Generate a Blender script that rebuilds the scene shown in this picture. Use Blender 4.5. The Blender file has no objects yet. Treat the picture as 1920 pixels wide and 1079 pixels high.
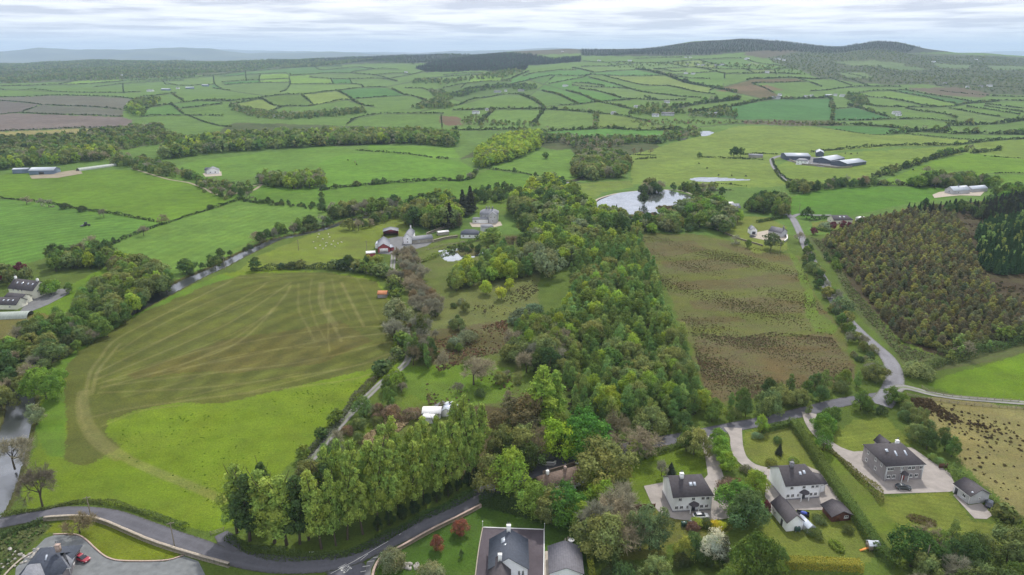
import bpy, bmesh, math, random
import numpy as np
from mathutils import Vector, Matrix
from mathutils.geometry import tessellate_polygon
rad=math.radians
SC=bpy.context.scene
# ------------------------------------------------------------------ camera, sky, sun, exposure
PITCH=18.95; CAMZ=120.0; F=1280.0
cd=bpy.data.cameras.new('camera'); cam=bpy.data.objects.new('camera',cd); SC.collection.objects.link(cam)
cd.sensor_width=36.0; cd.lens=24.0; cd.clip_start=1.0; cd.clip_end=80000.0
cam.location=(0,0,CAMZ); cam.rotation_euler=(rad(90-PITCH),0,0); SC.camera=cam
SC.view_settings.view_transform='Standard'; SC.view_settings.look='None'
SC.view_settings.gamma=1.0; SC.view_settings.exposure=0.25
SUN_EL=50.0; SUN_AZ=14.0       # azimuth east of the view direction (+Y)
sd=bpy.data.lights.new('sun','SUN'); sun=bpy.data.objects.new('sun',sd); SC.collection.objects.link(sun)
sd.energy=3.3; sd.angle=rad(2.5); sd.color=(1.0,0.95,0.86)
_s=Vector((math.sin(rad(SUN_AZ))*math.cos(rad(SUN_EL)),math.cos(rad(SUN_AZ))*math.cos(rad(SUN_EL)),math.sin(rad(SUN_EL))))
sun.rotation_euler=_s.to_track_quat('Z','Y').to_euler(); sun.location=(0,0,400)
W=bpy.data.worlds.new('World'); SC.world=W; W.use_nodes=True
nt=W.node_tree; N=nt.nodes; L=nt.links; N.clear()
def nd(n,t,**k):
    x=n.new(t)
    for a,b in k.items(): setattr(x,a,b)
    return x
sky=nd(N,'ShaderNodeTexSky',sky_type='NISHITA',sun_disc=False,sun_elevation=rad(SUN_EL),sun_rotation=rad(SUN_AZ))
tc=N.new('ShaderNodeTexCoord'); sp=N.new('ShaderNodeSeparateXYZ'); L.new(tc.outputs['Generated'],sp.inputs[0])
mx=nd(N,'ShaderNodeMath',operation='MAXIMUM'); L.new(sp.outputs[2],mx.inputs[0]); mx.inputs[1].default_value=0.0
ad=nd(N,'ShaderNodeMath',operation='ADD'); L.new(mx.outputs[0],ad.inputs[0]); ad.inputs[1].default_value=0.035
cb=N.new('ShaderNodeCombineXYZ')
for i in range(2):
    dv=nd(N,'ShaderNodeMath',operation='DIVIDE'); L.new(sp.outputs[i],dv.inputs[0]); L.new(ad.outputs[0],dv.inputs[1]); L.new(dv.outputs[0],cb.inputs[i])
nz=N.new('ShaderNodeTexNoise'); nz.inputs['Scale'].default_value=0.55; nz.inputs['Detail'].default_value=7; nz.inputs['Roughness'].default_value=0.55; L.new(cb.outputs[0],nz.inputs['Vector'])
cr=N.new('ShaderNodeValToRGB'); L.new(nz.outputs['Fac'],cr.inputs[0])
cr.color_ramp.elements[0].position=0.40; cr.color_ramp.elements[0].color=(0.55,0.56,0.64,1)
cr.color_ramp.elements[1].position=0.60; cr.color_ramp.elements[1].color=(1.0,1.0,1.01,1)
e=cr.color_ramp.elements.new(0.5); e.color=(0.83,0.83,0.87,1)
# pale band where the cloud deck meets the horizon
hz=nd(N,'ShaderNodeMapRange'); L.new(sp.outputs[2],hz.inputs[0]); hz.inputs[1].default_value=0.0; hz.inputs[2].default_value=0.03; hz.inputs[3].default_value=0.75; hz.inputs[4].default_value=0.0
hm=nd(N,'ShaderNodeMix',data_type='RGBA'); L.new(hz.outputs[0],hm.inputs[0]); L.new(cr.outputs[0],hm.inputs[6]); hm.inputs[7].default_value=(0.83,0.86,0.92,1)
b1=N.new('ShaderNodeBackground'); L.new(sky.outputs[0],b1.inputs[0]); b1.inputs[1].default_value=0.06
b2=N.new('ShaderNodeBackground'); L.new(hm.outputs[2],b2.inputs[0]); b2.inputs[1].default_value=1.2
ms=N.new('ShaderNodeMixShader'); ms.inputs[0].default_value=0.9; L.new(b1.outputs[0],ms.inputs[1]); L.new(b2.outputs[0],ms.inputs[2])
ow=N.new('ShaderNodeOutputWorld'); L.new(ms.outputs[0],ow.inputs[0])
cy=SC.cycles; cy.max_bounces=5; cy.diffuse_bounces=2; cy.glossy_bounces=2; cy.transmission_bounces=3; cy.volume_bounces=1; cy.transparent_max_bounces=6
cy.caustics_reflective=False; cy.caustics_refractive=False; cy.use_adaptive_sampling=True; cy.adaptive_threshold=0.02
# ------------------------------------------------------------------ terrain
cp,spn=math.cos(rad(PITCH)),math.sin(rad(PITCH))
SKY=np.array([(-400,118),(0,118),(40,118),(80,116),(170,112.5),(330,114),(420,115),(480,113),(560,112),(620,110),(680,107),(760,104.5),(840,104),(900,101),(970,97),(1060,92),(1100,93),(1160,93),(1200,91),(1240,88),(1300,81),(1350,77),(1385,74),(1420,75),(1450,78),(1500,84),(1560,89),(1580,89),(1610,84),(1640,80),(1680,82),(1720,89),(1760,94),(1790,98),(1850,101),(1920,105),(2300,108)],float)
RR=np.array([(-400,5600),(0,5600),(600,5200),(900,4600),(1300,4300),(1700,4300),(2300,4800)],float)
HZY=539.5-F*math.tan(rad(PITCH))
def az_px(x,y):
    u=x/np.maximum(y,1.0); return 960+F*u/cp
def smooth(t): t=np.clip(t,0,1); return t*t*(3-2*t)
def TZ(x,y):
    x=np.asarray(x,float); y=np.asarray(y,float)
    px=az_px(x,y); r=np.maximum(y,1.0)
    R=np.interp(px,RR[:,0],RR[:,1]); ys=np.interp(px,SKY[:,0],SKY[:,1])
    zr=CAMZ-(ys-HZY)*cp/F*R*1.0
    s=np.clip((r-850)/(R-850),0,1)
    z=zr*s**1.55
    over=np.clip((r-R)/1600,0,1); z=z-(zr+140)*smooth(over)*(r>R)
    k=smooth((r-330)/700.)
    und=(3.2*np.sin(x/170.+1.3)*np.sin(y/210.+.4)+2.4*np.sin(x/93.-y/140.+2.0)+1.2*np.sin(x/51.+y/77.))
    k2=smooth((r-1100)/900.)
    und2=9*np.sin(x/300.+y/420.)*np.sin(y/330.-x/700.+1)+5*np.sin(x/160.-y/230.+.7)
    return z+k*und*1.0+k2*und2*np.clip((R-r)/1500,0,1)
def project(x,y,z):
    dy=y; dz=z-CAMZ
    dep=dy*cp-dz*spn; up=dy*spn+dz*cp
    return 960+F*x/dep, 539.5-F*up/dep, dep
_T=np.concatenate([np.linspace(100,900,500),np.geomspace(902,9000,900)])
def PW(px,py):
    """pixel on the reference -> point on the terrain"""
    px=np.atleast_1d(np.asarray(px,float)); py=np.atleast_1d(np.asarray(py,float))
    dx=(px-960)/F; v=(539.5-py)/F
    d=np.stack([dx,cp+v*spn,-spn+v*cp],1)
    out=np.zeros((len(px),3))
    for i0 in range(0,len(px),4000):
        dd=d[i0:i0+4000]
        t=_T[None,:]/dd[:,1:2]
        X=dd[:,0:1]*t; Y=dd[:,1:2]*t; Z=CAMZ+dd[:,2:3]*t
        h=Z-TZ(X,Y)<0
        k=np.argmax(h,1); k[~h.any(1)]=len(_T)-1; k=np.maximum(k,1)
        a=t[np.arange(len(dd)),k-1]; b=t[np.arange(len(dd)),k]
        for _ in range(14):
            m=(a+b)/2; below=(CAMZ+dd[:,2]*m-TZ(dd[:,0]*m,dd[:,1]*m))<0
            b=np.where(below,m,b); a=np.where(below,a,m)
        m=(a+b)/2
        out[i0:i0+4000]=np.stack([dd[:,0]*m,dd[:,1]*m,TZ(dd[:,0]*m,dd[:,1]*m)],1)
    return out
def P1(px,py): return PW([px],[py])[0]
def parse(s):
    return [tuple(float(a) for a in t.split(',')) for t in s.split()]
def inpoly(px,py,poly):
    inside=np.zeros(px.shape,bool); n=len(poly)
    for i in range(n):
        x1,y1=poly[i]; x2,y2=poly[(i+1)%n]
        if y1==y2: continue
        c=((y1>py)!=(y2>py))&(px<(x2-x1)*(py-y1)/(y2-y1)+x1)
        inside^=c
    return inside
def dist_line(x,y,pts):
    """distance and arclength-free nearest distance to a polyline"""
    best=np.full(x.shape,1e9)
    for (x1,y1),(x2,y2) in zip(pts[:-1],pts[1:]):
        vx,vy=x2-x1,y2-y1; l=vx*vx+vy*vy+1e-9
        t=np.clip(((x-x1)*vx+(y-y1)*vy)/l,0,1)
        best=np.minimum(best,np.hypot(x-x1-t*vx,y-y1-t*vy))
    return best
def resample(P,step):
    P=np.asarray(P,float); seg=np.linalg.norm(np.diff(P[:,:2],axis=0),axis=1); s=np.concatenate([[0],np.cumsum(seg)])
    n=max(2,int(s[-1]/step)+1); t=np.linspace(0,s[-1],n)
    return np.stack([np.interp(t,s,P[:,i]) for i in range(P.shape[1])],1)
def catmull(pts,k=6):
    p=np.array(pts,float); p=np.vstack([2*p[0]-p[1],p,2*p[-1]-p[-2]]); out=[]
    for i in range(1,len(p)-2):
        for t in np.arange(k)/k:
            out.append(.5*((2*p[i])+(-p[i-1]+p[i+1])*t+(2*p[i-1]-5*p[i]+4*p[i+1]-p[i+2])*t*t+(-p[i-1]+3*p[i]-3*p[i+1]+p[i+2])*t**3))
    out.append(p[-2]); return np.array(out)
# ------------------------------------------------------------------ mesh + material helpers
def mk(name,V,Q,mats=(),mi=None,col=None,smooth_=False,T=None):
    """mesh from verts (n,3), quads (m,4), optional tris"""
    me=bpy.data.meshes.new(name); V=np.asarray(V,np.float32); Q=np.asarray(Q,np.int32).reshape(-1,4)
    T=np.zeros((0,3),np.int32) if T is None else np.asarray(T,np.int32).reshape(-1,3)
    me.vertices.add(len(V)); me.vertices.foreach_set('co',V.ravel())
    nl=len(Q)*4+len(T)*3; me.loops.add(nl); me.loops.foreach_set('vertex_index',np.concatenate([Q.ravel(),T.ravel()]))
    me.polygons.add(len(Q)+len(T))
    st=np.concatenate([np.arange(len(Q))*4,len(Q)*4+np.arange(len(T))*3]).astype(np.int32)
    me.polygons.foreach_set('loop_start',st)
    for m in mats: me.materials.append(m)
    if mi is not None: me.polygons.foreach_set('material_index',np.asarray(mi,np.int32))
    if smooth_: me.polygons.foreach_set('use_smooth',np.ones(len(Q)+len(T),bool))
    me.update(calc_edges=True)
    if col is not None:
        a=me.color_attributes.new('Col','FLOAT_COLOR','POINT'); c=np.ones((len(V),4),np.float32); c[:,:np.asarray(col).shape[1]]=col; a.data.foreach_set('color',c.ravel())
    return me
def link(name,me,parent=None,loc=None,rz=None):
    o=bpy.data.objects.new(name,me); SC.collection.objects.link(o)
    if parent: o.parent=parent
    if loc is not None: o.location=loc
    if rz is not None: o.rotation_euler=(0,0,rz)
    return o
def tag(o,label=None,cat=None,group=None,kind=None):
    if label: o['label']=label
    if cat: o['category']=cat
    if group: o['group']=group
    if kind: o['kind']=kind
    return o
class G:
    """small shader-graph helper"""
    def __init__(s,name,rough=0.9,spec=0.2):
        s.m=bpy.data.materials.new(name); s.m.use_nodes=True; s.t=s.m.node_tree; s.n=s.t.nodes; s.l=s.t.links
        s.b=s.n['Principled BSDF']; s.b.inputs['Roughness'].default_value=rough; s.b.inputs['Specular IOR Level'].default_value=spec
    def coord(s,kind='Object',scale=(1,1,1)):
        c=s.n.new('ShaderNodeTexCoord'); m=s.n.new('ShaderNodeMapping'); m.inputs['Scale'].default_value=scale; s.l.new(c.outputs[kind],m.inputs[0]); return m.outputs[0]
    def geo(s,scale=(1,1,1)):
        c=s.n.new('ShaderNodeNewGeometry'); m=s.n.new('ShaderNodeMapping'); m.inputs['Scale'].default_value=scale; s.l.new(c.outputs['Position'],m.inputs[0]); return m.outputs[0]
    def noise(s,v,scale,det=4,r=.5,lo=0.,hi=1.,a=.3,b=.7):
        n=s.n.new('ShaderNodeTexNoise'); n.inputs['Scale'].default_value=scale; n.inputs['Detail'].default_value=det; n.inputs['Roughness'].default_value=r; s.l.new(v,n.inputs['Vector'])
        m=s.n.new('ShaderNodeMapRange'); m.inputs[1].default_value=a; m.inputs[2].default_value=b; m.inputs[3].default_value=lo; m.inputs[4].default_value=hi; s.l.new(n.outputs['Fac'],m.inputs[0]); return m.outputs[0]
    def mix(s,f,a,b,mode='MIX'):
        m=s.n.new('ShaderNodeMix'); m.data_type='RGBA'; m.blend_type=mode
        for i,v in ((0,f),(6,a),(7,b)):
            if isinstance(v,(int,float)): m.inputs[i].default_value=v
            elif isinstance(v,tuple): m.inputs[i].default_value=v if len(v)==4 else (*v,1)
            else: s.l.new(v,m.inputs[i])
        return m.outputs[2]
    def math(s,op,a,b=None):
        m=s.n.new('ShaderNodeMath'); m.operation=op
        for i,v in ((0,a),(1,b)):
            if v is None: continue
            if isinstance(v,(int,float)): m.inputs[i].default_value=v
            else: s.l.new(v,m.inputs[i])
        return m.outputs[0]
    def attr(s,name):
        a=s.n.new('ShaderNodeAttribute'); a.attribute_name=name; return a
    def color(s,c):
        if isinstance(c,tuple): s.b.inputs['Base Color'].default_value=(*c,1)
        else: s.l.new(c,s.b.inputs['Base Color'])
    def bump(s,h,strength=.5,dist=.1):
        b=s.n.new('ShaderNodeBump'); b.inputs['Strength'].default_value=strength; b.inputs['Distance'].default_value=dist; s.l.new(h,b.inputs['Height']); s.l.new(b.outputs[0],s.b.inputs['Normal'])
    def scalar(s,v,base):
        """colour base multiplied by a scalar socket"""
        c=s.n.new('ShaderNodeVectorMath'); c.operation='SCALE'
        if isinstance(base,tuple): c.inputs[0].default_value=base
        else: s.l.new(base,c.inputs[0])
        s.l.new(v,c.inputs['Scale']); return c.outputs[0]
def mat(name,c,rough=.8,spec=.3,var=.12,scale=1.5,metal=0.,bump=0.):
    g=G(name,rough,spec); v=g.coord('Object'); n=g.noise(v,scale,5,.6,1-var,1+var); g.color(g.scalar(n,c)); g.b.inputs['Metallic'].default_value=metal
    if bump: g.bump(g.noise(v,scale*6,3),bump,.03)
    return g.m
def srgb(r,g,b,k=1/1.85):
    f=lambda c:((c/255+.055)/1.055)**2.4 if c>10 else c/255/12.92
    return (f(r)*k*1.07,f(g)*k*1.0,f(b)*k*1.10)
# ------------------------------------------------------------------ traced field boundaries (reference pixels)
# each line: kind height width : points ; kind h=hedge, e=colour edge only, t=hedge with trees in it
LINES='''
h 2 3:0,189 31,191 73,196 79,198 92,197 125,199 177,201 229,206
h 2 3:0,215 31,212 83,214 146,216 229,219
h 2 2:42,209 69,200
h 2.5 3:0,246 52,244 125,241 208,239 225,238
h 2.5 3:0,182 62,181 104,179 167,180 229,183 256,187
h 2.2 2.5:460,130 560,126 640,124
h 2.2 2.5:588,124 600,131 640,128
h 2.2 2.5:640,128 680,126 700,129
h 2.2 2.5:703,119 760,118 776,121
h 2.2 2.5:700,141 745,137 770,139
h 2.2 2.5:830,141 870,137 905,137
h 2.2 2.5:780,138 800,134 830,133
h 2.2 2.5:1090,125 1140,124 1180,120
h 2.2 2.5:1112,136 1150,133 1190,131
h 2.2 2.5:1000,137 1040,132 1080,131
h 2.2 2.5:1093,115 1130,117 1165,116
h 2.2 2.5:1190,110 1240,108 1290,107
h 2.2 2.5:1165,116 1200,118 1250,117 1310,112 1390,109
h 2.2 2.5:1250,117 1290,126
h 2.2 2.5:1310,112 1340,120 1344,129
h 2.2 2.5:1300,126 1330,131 1342,134
h 2.2 2.5:1400,112 1420,118 1452,122 1490,128
h 2.2 2.5:1250,141 1290,146 1330,148
h 2.2 2.5:1225,129 1260,134 1286,133
h 2.2 2.5:1359,138 1358,147
h 2.2 2.5:1452,130 1455,139
h 2.2 2.5:1740,135 1800,133 1860,138
h 2.2 2.5:1757,161 1800,158 1850,162 1930,165
h 2.2 2.5:1832,190 1880,188 1930,190
h 2.2 2.5:1760,170 1800,175 1860,180 1930,182
h 2.2 2.5:0,150 60,148 150,147 226,146
h 2.2 2.5:110,158 150,150
h 2.2 2.5:230,158 232,175
h 2.2 2.5:400,143 402,157 415,166
h 2.2 2.5:460,134 462,152
h 2.2 2.5:488,139 486,155
h 2.2 2.5:305,152 330,160 400,158
h 2.2 2.5:262,182 300,178 330,174
h 2.2 2.5:430,197 470,204 500,208
h 2.2 2.5:620,148 625,158
h 2.2 2.5:655,147 660,157
h 2.2 2.5:880,152 885,141
h 2.2 2.5:1030,150 1040,142
h 2.2 2.5:1206,160 1250,161
h 2.2 2.5:1330,170 1345,163
h 2.5 3:0,161 62,160 146,158 229,152 312,149 400,143
h 2 2:0,167 104,172 208,174 262,172
h 2 2:177,163 229,157 302,152 345,150
t 2.5 3:321,174 333,183 344,190
h 2.5 3:333,193 365,190 400,187 422,188
h 2 2:342,203 383,199
t 3 4:321,196 333,205 344,214
h 2.5 3:262,219 312,216 400,217 417,218
h 2 3:354,217 375,226 411,236 434,239
t 3 4:267,213 281,201 308,197 321,196
t 2.5 3:304,258 354,257 400,252 430,255
h 2.5 3:380,199 415,195
h 2.5 4:380,189 422,190 474,185 526,178 559,177 588,175 630,170 672,165 724,164
h 2.5 3:430,197 484,186 492,186
t 3 4:492,186 509,196 526,201
t 3 4:565,178 578,188 586,195
h 3 3:505,209 536,199 578,199 609,194 651,187 678,197
t 3 4:632,171 651,180 678,197 700,200
h 2.5 3:667,185 713,182 761,179
t 3 4:734,167 755,177 780,182 802,190 812,194
h 2 2:422,159 484,155 542,154
h 2 2:415,154 474,150 542,147
h 2 2:415,143 484,139 536,137 545,142
h 3 3:380,142 415,140 463,134 526,129 588,124 640,120
h 2 2:399,165 432,170
h 2.5 3:542,142 588,139 613,137 651,137 703,141 745,152
h 2 2:580,144.6 630,148 713,147 745,153
h 2 2:542,158 609,157 672,158 682,164
h 2 3:526,173 544,158 542,145
h 2 2:657,136 703,129 745,130
h 2 2:734,147 780,138
h 2.5 3:651,233 672,220 713,214 780,213 831,213
h 2.5 3:760,165 791,166 818,175
h 2.5 3:831,165 864,158 906,153 958,152
h 2 2:864,165 872,158
h 3 3:958,158 989,151 1031,142 1093,142 1114,139
h 3 3:1027,158 1052,153 1093,145 1106,140
h 2 2:981,143 1000,137
t 3 4:939,151 960,147 991,134
h 2 2:800,147 854,142 912,140 941,145
h 2 2:772,153 802,147
t 3 4:1072,127 1093,131 1112,136
h 2 2:1114,140 1160,142 1223,142
h 3 3:1104,145 1135,153 1160,160 1182,167
h 2.5 3:1131,142 1171,152 1207,160
h 3 3:1072,155 1097,156 1133,161
h 2 2:1072,160 1114,163 1160,165 1182,167
t 3 4:1016,170 1052,180 1083,195
t 3 4:1062,170 1093,179 1118,190 1160,199 1186,206
h 3 3:1085,166 1125,172 1161,183 1192,186 1234,188 1286,188
h 3 3:1047,198 1083,196 1125,191 1182,187
h 3 3:835,201 864,196 906,184 948,177 972,177
t 4 6:975,178 1000,188 1022,203
t 4 4:850,207 927,205 989,205 1022,205 1072,208 1122,213
t 5 6:898,234 910,222 925,207
t 4 6:1020,207 1010,220 1000,236
t 4 5:848,244 906,244 968,243 1000,247 1062,245 1135,241 1202,245 1275,242
t 5 6:1118,213 1116,240
h 2 2:827,217 829,240
t 6 12:1192,130 1244,140 1286,155 1327,163 1379,174
h 3 3:1182,167 1213,174 1275,181 1313,184
h 2.5 3:1252,161 1286,168 1302,172 1340,177
t 3 3:1208,182 1234,188
h 2.5 3:1122,213 1152,215 1192,222 1217,228
t 7 14:1260,205 1300,197 1340,192 1385,186
t 4 5:1294,211 1317,207 1369,200 1411,192 1452,186 1515,185 1557,184
t 3 4:1400,151 1411,148 1452,147 1484,146 1540,149
h 2.5 3:1415,156 1452,155 1511,153
h 3 4:1411,157 1432,165 1450,174
h 3 3:1494,147 1515,153 1540,162
t 3 3:1342,134 1359,138 1409,138 1452,137 1500,139
h 2 2:1344,129 1400,130 1452,130 1490,128
h 2 2:1398,130 1415,138
h 2 2:1223,142 1250,141 1342,134
h 2 2:1225,129 1300,126 1344,129
h 2 2:1369,200 1378,224
e 1 1:1275,242 1340,235 1385,231 1440,232 1520,235
e 1 1:1290,215 1385,224 1470,225 1560,226
h 3 4:1520,171 1593,164 1624,162 1687,163
h 2.5 3:1610,174 1645,170 1670,170 1699,168
h 2.5 3:1670,170 1707,177 1749,185 1791,194
h 2.5 3:1699,169 1728,175 1770,182 1812,189 1832,192
h 3 3:1603,176 1632,182 1666,185 1718,195 1749,200
t 3 3:1620,194 1645,200 1697,201 1749,201 1791,199 1822,194 1874,190
t 4 4:1589,197 1624,207 1666,220
h 3 3:1560,226 1614,226 1655,224 1707,223 1739,223 1770,227 1793,229
h 3 3:1697,203 1728,209 1770,214 1793,222
h 2.5 3:1780,203 1822,211 1872,219
h 2.5 3:1812,200 1864,207 1912,215
h 2.5 3:1845,199 1885,205 1930,212
h 2.5 3:1847,195 1895,201 1930,204
t 5 5:1557,184 1562,205 1560,226
h 2 2:1564,205 1603,201
t 4 5:1520,235 1603,235 1666,239 1728,245 1778,245
t 6 8:1776,236 1832,234 1874,232 1920,226
t 6 7:1664,252 1728,247 1778,250
t 5 6:1784,251 1847,251
t 5 6:1853,252 1930,252
h 1.2 1.5:1697,251 1728,254 1791,260 1832,263
h 3 3.5:1520,286 1551,283 1624,277 1687,273 1770,273 1797,272 1832,267 1874,263 1930,261
h .6 1:1562,242 1624,252 1660,253
h 2 2:1620,123 1645,131 1678,141
h 2 2:1645,122 1666,132 1700,140
h 2 2:1572,135 1624,145
h 2.5 3:1557,146 1597,160
h 2.5 3:1582,146 1632,162
h 2.5 3:1484,146 1520,148 1557,147
h 2.5 3:1520,155 1541,163
h 2 2:1680,156 1745,155 1757,161
h 1.6 2:0,372 52,377 94,382 125,388 156,394 208,401 258,410 298,417
h 1.8 2.2:193,467 254,440 300,423 312,419 344,409 411,388 442,377 459,374
t 2.5 3:599,357 651,351 724,344 760,342 812,339 875,338 895,323
h 2 2.5:667,282 692,284 734,287 760,289 791,293 810,296
h 2 2.5:818,297 841,299
h 1.5 2:916,317 968,323 1010,331
h 2 2:0,288 104,284
h 1.6 2.5:1311,295 1369,298 1432,300
h 1.6 2.5:1388,291 1430,289 1459,290
h 1.5 2:1180,291 1230,292
h .8 1:1336,357 1373,357
h .8 1:1495,357 1535,356
t 4 4.5:1643,332 1687,319 1724,307 1745,300 1791,288 1812,284
t 2.5 4:1822,288 1874,282
t 2.5 4:1643,347 1728,348 1785,352
h .8 1:1845,293 1874,295 1930,298
h .8 1:1864,325 1930,325
h 2 3:1520,414 1553,409
h 1.8 2.5:1448,300 1452,311 1462,326 1484,342
e 1 1:0,264 60,262 125,256 220,246
e 1 1:1180,300 1185,340
e 1 1:1010,331 1100,345
'''
# colour seeds: pixel -> photographed colour of the field (sRGB)
SEEDS='''100,187,122,122,112 20,198,118,112,106 140,207,116,120,106 100,228,128,112,112 330,185,100,145,82 370,195,105,148,75 300,208,104,152,72 340,235,98,150,68
60,255,160,160,98 1388,166,118,112,78 1180,232,122,152,74 970,225,118,158,78 1430,215,86,142,76 1590,192,84,136,74 1620,213,78,134,72 1680,238,84,142,70 1500,250,128,158,72 1720,255,124,158,72 1700,285,128,160,70
1700,305,130,162,66 1250,300,126,160,66 1850,275,122,160,66 1850,310,118,162,50 1890,345,116,158,50 1700,330,116,162,52 1640,370,84,148,46 600,300,96,150,58 720,290,112,160,62 700,320,104,156,50 640,340,104,156,48
700,360,92,146,50 150,340,96,156,34 60,420,92,148,62 400,430,104,152,72 1000,310,104,150,62 1100,252,98,158,68 780,230,104,158,78 1060,225,112,150,76 1290,205,128,164,66 1750,190,122,162,72 1680,192,86,142,78 1745,208,114,152,72
1730,213,88,142,76 1830,215,116,150,80 1100,215,118,155,78 1350,190,118,158,74'''
# ------------------------------------------------------------------ ground: one sheet, coloured per vertex from the traced fields
HED=[]
for ln in LINES.strip().split('\n'):
    a,b=ln.split(':'); k,h,w=a.split(); HED.append((k,float(h),float(w),parse(b)))
RW,RH,RY0=1960,420,96
ras=np.zeros((RH,RW),bool)
def runto(li,e,d):
    """walk on from a line's end until it meets another line"""
    d=d/np.linalg.norm(d); best=None; hit=None
    for k2,(kk,hh,ww,pp) in enumerate(HED):
        if k2==li: continue
        for A,B in zip(pp[:-1],pp[1:]):
            A=np.array(A);B=np.array(B); m=np.array([[d[0],-(B-A)[0]],[d[1],-(B-A)[1]]])
            if abs(np.linalg.det(m))<1e-6: continue
            t,u=np.linalg.solve(m,A-e)
            if 0<t<75 and -.03<=u<=1.03 and (best is None or t<best): best=t
            v=B-A; u=np.clip(np.dot(e-A,v)/np.dot(v,v),0,1); c_=A+v*u; dd=np.hypot((c_-e)[0]*.5,(c_-e)[1])
            if dd<7 and (hit is None or dd<hit[0]): hit=(dd,c_)
    if hit is not None: return hit[1]
    return e+d*(best+1.5) if best is not None else e+d*3
for li,(k,h,w,p) in enumerate(HED):
    q=[np.array(t) for t in p]
    q=[runto(li,q[0],q[0]-q[1])]+q+[runto(li,q[-1],q[-1]-q[-2])]
    for a,b in zip(q[:-1],q[1:]):
        n=int(max(abs(b-a))*2)+2; t=np.linspace(0,1,n)[:,None]; c=a+(b-a)*t
        ix=np.clip(c[:,0]+20,0,RW-1).astype(int); iy=np.clip(c[:,1]-RY0,0,RH-1).astype(int)
        ras[iy,ix]=True; ras[np.minimum(iy+1,RH-1),ix]=True
lab=np.zeros((RH,RW),np.int32); lab[ras]=-1; nl=0
flat=lab.ravel()
from collections import deque
for s0 in range(RH*RW):
    if flat[s0]: continue
    nl+=1; dq=deque([s0]); flat[s0]=nl
    while dq:
        c=dq.popleft(); x=c%RW
        for nb,ok in ((c-1,x>0),(c+1,x<RW-1),(c-RW,c>=RW),(c+RW,c<RW*(RH-1))):
            if ok and flat[nb]==0: flat[nb]=nl; dq.append(nb)
lab=flat.reshape(RH,RW)
rng=np.random.RandomState(5)
pal=np.array([srgb(124,150,72),srgb(76,128,52),srgb(118,156,60),srgb(98,132,60),srgb(96,140,62),srgb(88,136,62),srgb(104,144,64),srgb(110,144,66),srgb(80,128,58),srgb(106,138,68),srgb(92,142,56)])
rc=pal[rng.randint(0,len(pal),nl+1)]*rng.uniform(.85,1.15,(nl+1,1))
AREA=np.bincount(np.maximum(lab,0).ravel(),minlength=nl+1)
rc[AREA>=9000]=srgb(104,140,62)
for sline in SEEDS.split():
    x,y,r,g,b=[int(v) for v in sline.split(',')]
    l_=lab[y-RY0,x+20]
    if l_>0 and AREA[l_]<9000: rc[l_]=srgb(r*.93,g*.93,b*.86)
# rows / columns of the sheet: finer where the ground is nearer
rows=[92.0]
while rows[-1]<8200:
    y=rows[-1]; rows.append(y+max(min(2.0*y*y/(F*CAMZ),.0062*y),.22))
rows=np.array([40,60,75]+rows); us=np.linspace(-1.02,1.02,1200)
US,YS=np.meshgrid(us,rows); XS=US*(YS*.93+85)
ZS=TZ(XS,YS); PX,PY,_=project(XS,YS,ZS)
shape=XS.shape; x=XS.ravel(); y=YS.ravel(); px=PX.ravel(); py=PY.ravel()
col=np.zeros((len(x),3)); rough=np.zeros(len(x)); wood=np.zeros(len(x))
ix=np.clip(px+20,0,RW-1).astype(int); iy=np.clip(py-RY0,0,RH-1).astype(int)
lv=lab[iy,ix]
col[:]=np.where((lv>0)[:,None],rc[np.maximum(lv,0)],np.array(srgb(86,108,60)))  # boundary lines get a darker green: hedge undergrowth and hedge shadow painted in
col[py>RY0+RH-2]=srgb(100,125,52); k=(py>440)&(py<=RY0+RH-2); col[k]=srgb(100,125,52)
out=(px<-18)|(px>1938); vor=np.sin(x/120.+3)+np.sin(y/90.+x/200.); col[out&(py<420)]=srgb(104,148,78)
heath=srgb(108,112,74); scr=srgb(82,98,62); dark=srgb(44,58,46)
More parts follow.
